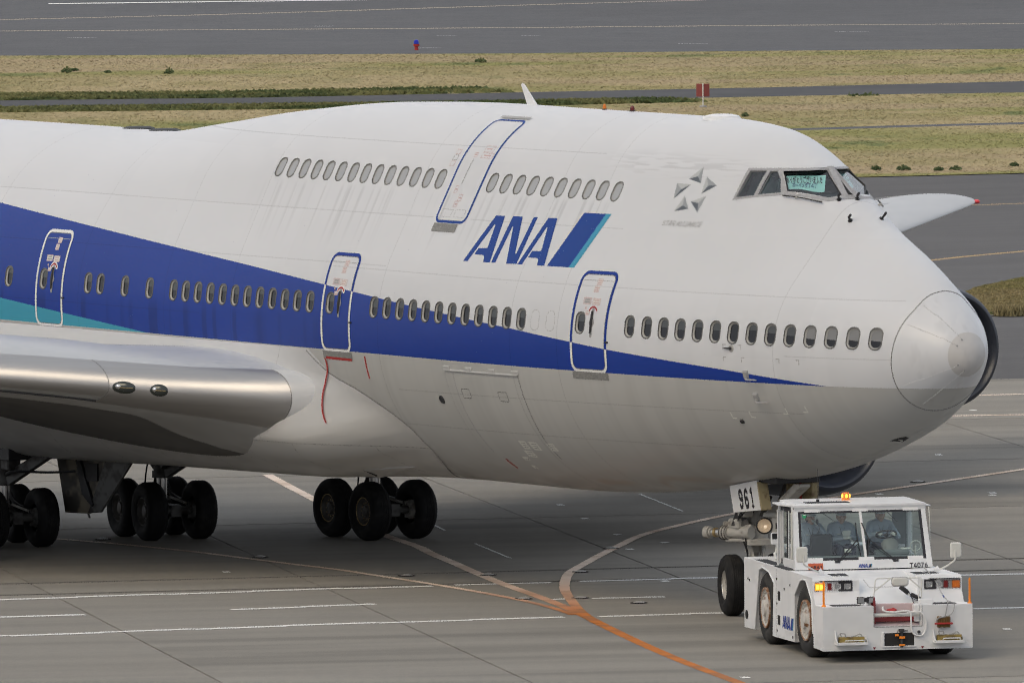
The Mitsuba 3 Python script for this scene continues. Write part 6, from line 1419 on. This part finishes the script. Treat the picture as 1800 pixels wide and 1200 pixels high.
tadd('tail_light', cat(cbox(-5.16, -5.11, -1.40, -1.1, .55, .7)), 'm_red')
# lettering
def ttext(name, txt, h, o, ux, uz, bsdf, bold=False, shear=0., width=None, depth=.003):
    m = meshkit.text_mesh(txt, h, depth, bold); v = m.vertices.copy(); v[:, 0] += shear * v[:, 1]
    if width: v[:, 0] *= width / (v[:, 0].max() - v[:, 0].min())
    ux, uz = np.array(ux, float), np.array(uz, float); n = np.cross(ux, uz); n /= np.linalg.norm(n)
    return tadd(name, trimesh.Trimesh(np.array(o) + v[:, :1] * ux + v[:, 1:2] * uz + v[:, 2:] * n, m.faces, process=False), bsdf)
def fp(b, z, off=.004):
    t = (z - 1.57) / .165; return (-1.12 - .05 * t + off, b, z)
uz_ = np.array([-.05, 0, .165]); uz_ /= np.linalg.norm(uz_)
ttext('lettering', 'T4076', .092, fp(.89, 1.570, .006), (0, 1, 0), uz_, 'm_ink', True, 0, .345)
def logo_on(name, o, ux, uz, w, n):
    xs_ = [p[0] for g in LOGO for p in g]; x0, x1 = max(xs_), 9.866; zz0, zz1 = 6.823, 7.886
    def mp(q, lift):
        q = np.asarray(q); return np.array(o) + ((x0 - q[:, :1]) / (x0 - x1) * w) * np.array(ux, float) + ((q[:, 1:2] - zz0) / (x0 - x1) * w) * np.array(uz, float) * 1.15 + np.array(n, float) * lift
    for i, g in enumerate(LOGO + [[[11.23, 6.834], [10.784, 7.729], [10.148, 7.732], [10.506, 6.832]], [[10.506, 6.832], [10.148, 7.732], [9.966, 7.736], [10.332, 6.833]]]):
        v, f = trimesh.creation.triangulate_polygon(Polygon(g).buffer(.02 if i < 3 else 0), engine='earcut')
        tadd(name, trimesh.Trimesh(mp(v, .0), f, process=False), 'm_blue' if i < 4 else 'm_turq')
logo_on('logo', fp(-.11, 1.592, .007), (0, 1, 0), uz_, .28, n_ws)
logo_on('logo', (-1.80, -1.4525, .43), (1, 0, 0), (0, 0, 1), .98, (0, -1, 0))
tadd('number_plate', hull([fp(b, z, o) for b in (-1.09, -.80) for z in (1.575, 1.69) for o in (.004, .010)]), 'm_plate')
ttext('number_plate__digits', '6847', .056, fp(-1.055, 1.59, .014), (0, 1, 0), uz_, 'm_ink', True, 0, .23)
ttext('lettering', 'T4076', .06, (-1.42, -1.3085, 1.585), (1, 0, 0), (0, 0, 1), 'm_ink', False, 0, .2)
tadd('washer_nozzle', cat(cyl((-1.02, .10, 1.60), (-1.02, .10, 1.66), .018, 8)), 'm_ink')
# wooden chocks lying in the trays, the block hung on a cord, the white hose
for (b0, b1), lb in (((-1.165, -.68), 'yellow wooden chock lying in the left tray of the tractor bumper'), ((.74, 1.20), 'yellow wooden chock lying in the right tray of the tractor bumper')):
    k = key_for('wheel_chock')
    add(k + '__block', hull([(a_, b, z) for b in (b0, b1) for a_, z in ((1.66, .364), (1.83, .364), (1.80, .42), (1.77, .495), (1.68, .495))]), 'm_yellow', to_world=TUGT)
    add(k + '__rope', cat(tube(spline([(1.75, b0 + .05, .49), (1.76, b0 + .02, .57), (1.78, b0 + .10, .56), (1.78, b0 + .12, .49)], 14), .010, 6), tube(spline([(1.76, b0 + .22, .495), (1.76, b0 + .32, .52), (1.75, b1 - .08, .55), (1.76, b1 - .04, .49)], 14), .010, 6)), 'm_grey', to_world=TUGT)
    tag(k, lb, 'wheel chock')
k = key_for('chock_block'); 
for i in range(5): add(k + '__slat', cbox(1.655, 1.76, .755 + i * .049, .798 + i * .049, .63 + .008 * (i % 2), .845 - .006 * (i % 3), .01), 'm_wood', to_world=TUGT)
pbr('m_wood', proc(lambda p, n, uv: mix((.17, .095, .025), (.07, .04, .014), fbm(p.x * 22, p.y * 22, p.z * 4))), .7)
add(k + '__red_bar', cyl((1.78, .685, .71), (1.78, 1.03, .71), .018, 8), 'm_red', to_world=TUGT)
add(k + '__cord', cat(tube(spline([(.15, .86, 1.66), (.9, .93, 1.42), (1.3, .95, 1.22), (1.68, .96, 1.1), (1.70, .90, .83)], 30), .010, 6), tube(spline([(1.66, .96, 1.13), (1.69, 1.09, 1.04), (1.70, 1.06, .93), (1.72, .94, .83)], 20), .008, 6), tube(spline([(1.72, .94, .84), (1.76, .84, .83), (1.76, .74, .8), (1.75, .72, .73)], 16), .014, 6)), 'm_grey', to_world=TUGT)
add(k + '__cord_wrap', tube([(1.36, .95, 1.205), (1.44, .95, 1.18)], .016, 6), 'm_blue', to_world=TUGT)
tag(k, 'brown slatted block with red bar hung by a cord on the tractor bumper', 'chock')
k = 'air_hose'
add(k, tube(spline([(1.5, -.25, 1.03), (1.55, -.27, .98), (1.58, -.2, .945), (1.62, -.05, .935), (1.66, .12, .955), (1.68, .22, .95), (1.69, .245, .88), (1.69, .245, .68), (1.69, .27, .56), (1.69, .34, .495), (1.69, .43, .485), (1.69, .51, .56), (1.69, .54, .70), (1.69, .51, .83), (1.69, .44, .925), (1.66, .35, .945), (1.60, .28, .93), (1.55, .2, .91)], 90), .018, 8), 'm_bandwhite', True, TUGT)
tag(k, 'white hose hanging in a loop over the front of the tractor bumper', 'hose')
k2 = tadd('hose_hook', cat(cyl((1.65, .40, .555), (1.68, .40, .555), .03, 10), cbox(1.65, 1.68, .30, .45, .50, .515, .004)), 'm_dark')
# tow bar from the tractor to the nose gear
k = key_for('tow_bar'); a0 = (TUG @ np.array([-5.15, 0, .62, 1]))[:3]; a1 = np.array([7.55, .14, .62])
d = (a1 - a0) / np.linalg.norm(a1 - a0)
add(k + '__tube', cyl(a0 + d * .3, a1 - d * .25, .075, 16), 'm_yellow'); add(k + '__eye', cat(tube([a0, a0 + d * .35], .05, 10), moved(lathe([(.05, -.03), (.1, -.03), (.1, .03), (.05, .03), (.05, -.03)], 16, 'z'), tr(*a0))), 'm_dark'); add(k + '__head', cat(hull([a1 - d * .3 + np.array([0, e * .1, f * .08]) for e in (-1, 1) for f in (-1, 1)] + [a1 + d * .05 + np.array([0, e * .22, f * .07]) for e in (-1, 1) for f in (-1, 1)])), 'm_dark')
mid = a0 + d * 2.6; nn = np.array([-d[1], d[0], 0])
add(k + '__axle_frame', cat(hull([mid + nn * e * .42 + np.array([0, 0, z]) + d * f * .25 for e in (-1, 1) for z in (.30 - .62, .42 - .62) for f in (-1, 1)]), cbox(0, .01, 0, .01, 0, .01)), 'm_dark') if False else None
for s in (-1, 1):
    c = a0 + d * 2.6 + nn * s * .42; M = frame4((c[0], c[1], .20), d, nn, (0, 0, 1))
    add(k + '__wheel', moved(lathe([(0, -.06), (.10, -.065), (.17, -.07), (.2, -.05), (.2, .05), (.17, .07), (.10, .065), (0, .06)], 24), M), 'm_tyre')
add(k + '__axle', cat(cyl(a0 + d * 2.6 - nn * .42 + (0, 0, -.42), a0 + d * 2.6 + nn * .42 + (0, 0, -.42), .035, 10), hull([a0 + d * (2.6 + f) + nn * e + np.array([0, 0, z]) for f in (-.12, .12) for e in (-.08, .08) for z in (-.44, 0)])), 'm_dark')
tag(k, 'tow bar on small wheels joining the tractor to the nose gear', 'tow bar')
# ------------------------------------------------------------------ the crew in the cab
pbr('m_skinflesh', (.47, .29, .21), .55)
pbr('m_shirt', proc(lambda p, n, uv: mi.Color3f(.33, .40, .47) * (.85 + .3 * fbm(p.x * 12, p.y * 12, p.z * 12))), .8)
pbr('m_trousers', (.03, .04, .07), .8)
pbr('m_cap', (.52, .55, .56), .6)
pbr('m_visor', (.05, .06, .07), .5)
pbr('m_glove', (.62, .64, .60), .8)
pbr('m_hair', (.012, .011, .011), .6)
pbr('m_eye', (.01, .01, .01), .3)
SPH = Manifold.sphere(1.0, 20)
def ball(c, r): return SPH.scale((r, r, r) if np.isscalar(r) else tuple(r)).translate(tuple(map(float, c)))
def bone(a, ra, b, rb): return Manifold.batch_hull([ball(a, ra), ball(b, rb)])
def finish(ms, ref=.016, it=6):
    m = TM(Manifold.batch_boolean(ms, manifold3d.OpType.Add).refine_to_length(ref)); m.merge_vertices()
    trimesh.smoothing.filter_taubin(m, iterations=it); return m
def hand(w, d, nrm, side, curl, g=0.):
    """palm and five fingers; w wrist, d pointing direction, nrm out of the back of the hand, side +1 left"""
    d = np.array(d, float) / np.linalg.norm(d); nrm = np.array(nrm, float); nrm -= d * (nrm @ d); nrm /= np.linalg.norm(nrm); t = np.cross(nrm, d) * -side   # towards the thumb
    w = np.array(w, float); out = []
    pts = [w + d * .085 + t * o for o in (.030, .010, -.010, -.028)]
    for p in pts: out.append(bone(w, .022 + g, p, .013 + g))
    for p, L, q in zip(pts, (.072, .080, .074, .058), (0, 1, 2, 3)):
        c1, c2, c3 = curl * .7, curl * 1.6, curl * 2.3
        def dirn(c): return d * math.cos(c) - nrm * math.sin(c)
        a = p + dirn(c1) * L * .45; b = a + dirn(c2) * L * .32; e = b + dirn(c3) * L * .25
        out += [bone(p, .0105 + g, a, .0095 + g), bone(a, .0095 + g, b, .0088 + g), bone(b, .0088 + g, e, .0078 + g)]
    b0 = w + d * .025 + t * .022; b1 = b0 + d * .03 + t * .03 - nrm * .012; b2 = b1 + d * .028 + t * .004 - nrm * .018
    out += [bone(b0, .015 + g, b1, .012 + g), bone(b1, .012 + g, b2, .0095 + g)]
    return out
def person(hip, arms, label, yaw=0., headturn=0., tilt=0.):
    """hip: seat point in tractor axes; arms: {side: (elbow, wrist, hand dir, back-of-hand normal, curl)} relative to the hip, x forwards, y left"""
    k = key_for('person'); H = tr(*hip) @ rotz(yaw); W = TUG @ H; tw = T4(W.tolist())
    J = dict(pel=(0, 0, .09), wai=(.01, 0, .26), che=(.0, 0, .42), nec=(.01, 0, .565))
    hc = np.array([.045, 0, .70])
    def head_pt(p): return tuple((rotz(headturn) @ np.array([*p, 1]))[:3] * [1, 1, 1] + hc + [tilt * 0, 0, 0])
    torso = lambda g: [Manifold.batch_hull([ball((0, s * .07, .10), .115 + g) for s in (-1, 1)] + [ball((.01, s * .055, .27), .11 + g) for s in (-1, 1)]), Manifold.batch_hull([ball((.01, s * .055, .27), .11 + g) for s in (-1, 1)] + [ball((.0, s * .095, .44), .105 + g) for s in (-1, 1)]), Manifold.batch_hull([ball((.0, s * .095, .44), .105 + g) for s in (-1, 1)] + [ball((-.01, s * .165, .525), .062 + g) for s in (-1, 1)] + [ball((0, 0, .565), .062 + g)])]
    def armb(g, upto=1.0):
        r = []
        for s, (el, wr, *_) in arms.items():
            sh = np.array([-.01, s * .185, .515]); el, wr = np.array(el, float), np.array(wr, float)
            r += [bone(sh, .062 + g, el, .043 + g), bone(el, .043 + g, el + (wr - el) * upto, .034 + g - .006 * upto)]
        return r
    def legb(g):
        r = []
        for s in (-1, 1): r += [bone((.0, s * .09, .09), .095 + g, (.42, s * .12, .13), .062 + g), bone((.42, s * .12, .13), .06 + g, (.44, s * .13, -.28), .042 + g), bone((.43, s * .13, -.31), .04 + g, (.60, s * .14, -.34), .032 + g)]
        return r
    skull = [bone(head_pt((-.015, 0, .045)), .088, head_pt((.03, 0, -.02)), .074), bone(head_pt((.03, 0, -.03)), .068, head_pt((.062, 0, -.095)), .034), bone(head_pt((.095, 0, .015)), .010, head_pt((.112, 0, -.025)), .015)] + [Manifold.batch_hull([ball(head_pt((.0, s * .086, .0)), .012), ball(head_pt((-.012, s * .092, .02)), .014), ball(head_pt((0, s * .084, -.035)), .009)]) for s in (-1, 1)] + [bone(head_pt((.088, -.022, -.062)), .010, head_pt((.088, .022, -.062)), .010), bone(head_pt((.085, -.035, .035)), .012, head_pt((.085, .035, .035)), .012), bone((.0, 0, .54), .056, head_pt((-.005, 0, -.05)), .054)]
    hands = []; gl = []
    for s, (el, wr, dv_, nv, curl) in arms.items():
        hands += hand(wr, dv_, nv, s, curl); gl += hand(wr, dv_, nv, s, curl, .0035)
    add(k + '__body', finish(torso(0) + armb(0) + legb(0) + skull + hands), 'm_skinflesh', True, tw)
    add(k + '__jacket', finish(torso(.014) + armb(.014, .93)), 'm_shirt', True, tw)
    add(k + '__trousers', finish(legb(.013) + [ball((0, 0, .07), (.135, .19, .09))], .03), 'm_trousers', True, tw)
    add(k + '__gloves', finish(gl, .008, 3), 'm_glove', True, tw)
    for s in (-1, 1): add(k + '__eye', moved(trimesh.creation.icosphere(1, .010), tr(*head_pt((.090, s * .032, .012)))), 'm_eye', True, tw)
    add(k + '__mouth', moved(trimesh.creation.icosphere(2, 1.), tr(*head_pt((.094, 0, -.062))) @ np.diag([.006, .024, .004, 1])), 'm_tugred', True, tw)
    add(k + '__hair', finish([Manifold.batch_hull([ball(head_pt((-.03, 0, .03)), .096), ball(head_pt((-.035, 0, -.03)), .075)])], .03), 'm_hair', True, tw)
    dome = [Manifold.batch_hull([ball(head_pt((.0, 0, .075)), (.108, .100, .075)), ball(head_pt((.01, 0, .052)), (.108, .100, .02))])]
    add(k + '__cap', finish(dome, .02, 3), 'm_cap', True, tw)
    vis = Manifold.batch_hull([ball(head_pt((.09, s * .07, .058)), .008) for s in (-1, 1)] + [ball(head_pt((.165, s * .035, .040)), .006) for s in (-1, 1)])
    add(k + '__cap_visor', finish([vis], .02, 2), 'm_cap', True, tw)
    add(k + '__collar', tube([(.07 * math.cos(q), .07 * math.sin(q), .575 + .012 * math.cos(q)) for q in np.linspace(0, 2 * np.pi, 21)], .016, 8), 'm_shirt', True, tw)
    add(k + '__lanyard', tube(spline([(.045, .05, .57), (.125, .03, .44), (.13, 0, .36), (.125, -.03, .44), (.045, -.05, .57)], 24), .005, 5), 'm_ink', True, tw)
    add(k + '__reflective_band', tube([(.128, -.10, .385), (.135, -.04, .38)], .012, 6), 'm_glove', True, tw)
    tag(k, label, 'person')
    return k, tw
k1, tw1 = person((-2.42, -.76, 1.775), {1: ((.17, .27, .36), (.165, .115, .555), (.05, -.35, .55), (.35, .75, .2), .5), -1: ((.05, -.27, .27), (.24, -.12, .16), (1, .3, -.1), (0, -.3, 1), .3)}, 'crew member in grey cap lifting a white-gloved hand to the mouth behind the seat', 0., 18.)
add('handset', cat(cbox(.20, .245, .075, .115, .60, .68, .01), tube(spline([(.21, .10, .60), (.25, .13, .50), (.2, .08, .38), (.22, .02, .25)], 20), .006, 5)), 'm_ink', False, tw1)
tag('handset', 'small black radio handset held to the mouth of the left crew member', 'handset')
k2_, tw2 = person((-2.42, -.15, 1.775), {1: ((.12, .29, .28), (.28, .10, .36), (.3, -.6, .4), (.8, .3, .3), .6), -1: ((.10, -.28, .27), (.27, -.02, .31), (.35, .7, .2), (.7, -.3, .5), .5)}, 'crew member in grey cap sitting in the middle with both hands before the chest', 0., -6.)
add('document', hull([(.36, -.05, .36), (.36, .10, .37), (.40, -.05, .46), (.40, .10, .47), (.365, -.05, .36), (.365, .10, .37)]), 'm_placard', False, tw2)
tag('document', 'small pale sheet held by the crew member in the middle', 'sheet')
person((-2.40, .61, 1.80), {1: ((.26, .29, .30), (.50, .19, .385), (.75, -.25, .12), (.1, .2, 1), .8), -1: ((.26, -.29, .30), (.47, -.17, .385), (.75, .25, .12), (.1, -.2, 1), .8)}, 'driver in pale blue uniform with both hands on the steering wheel', 0., 0.)
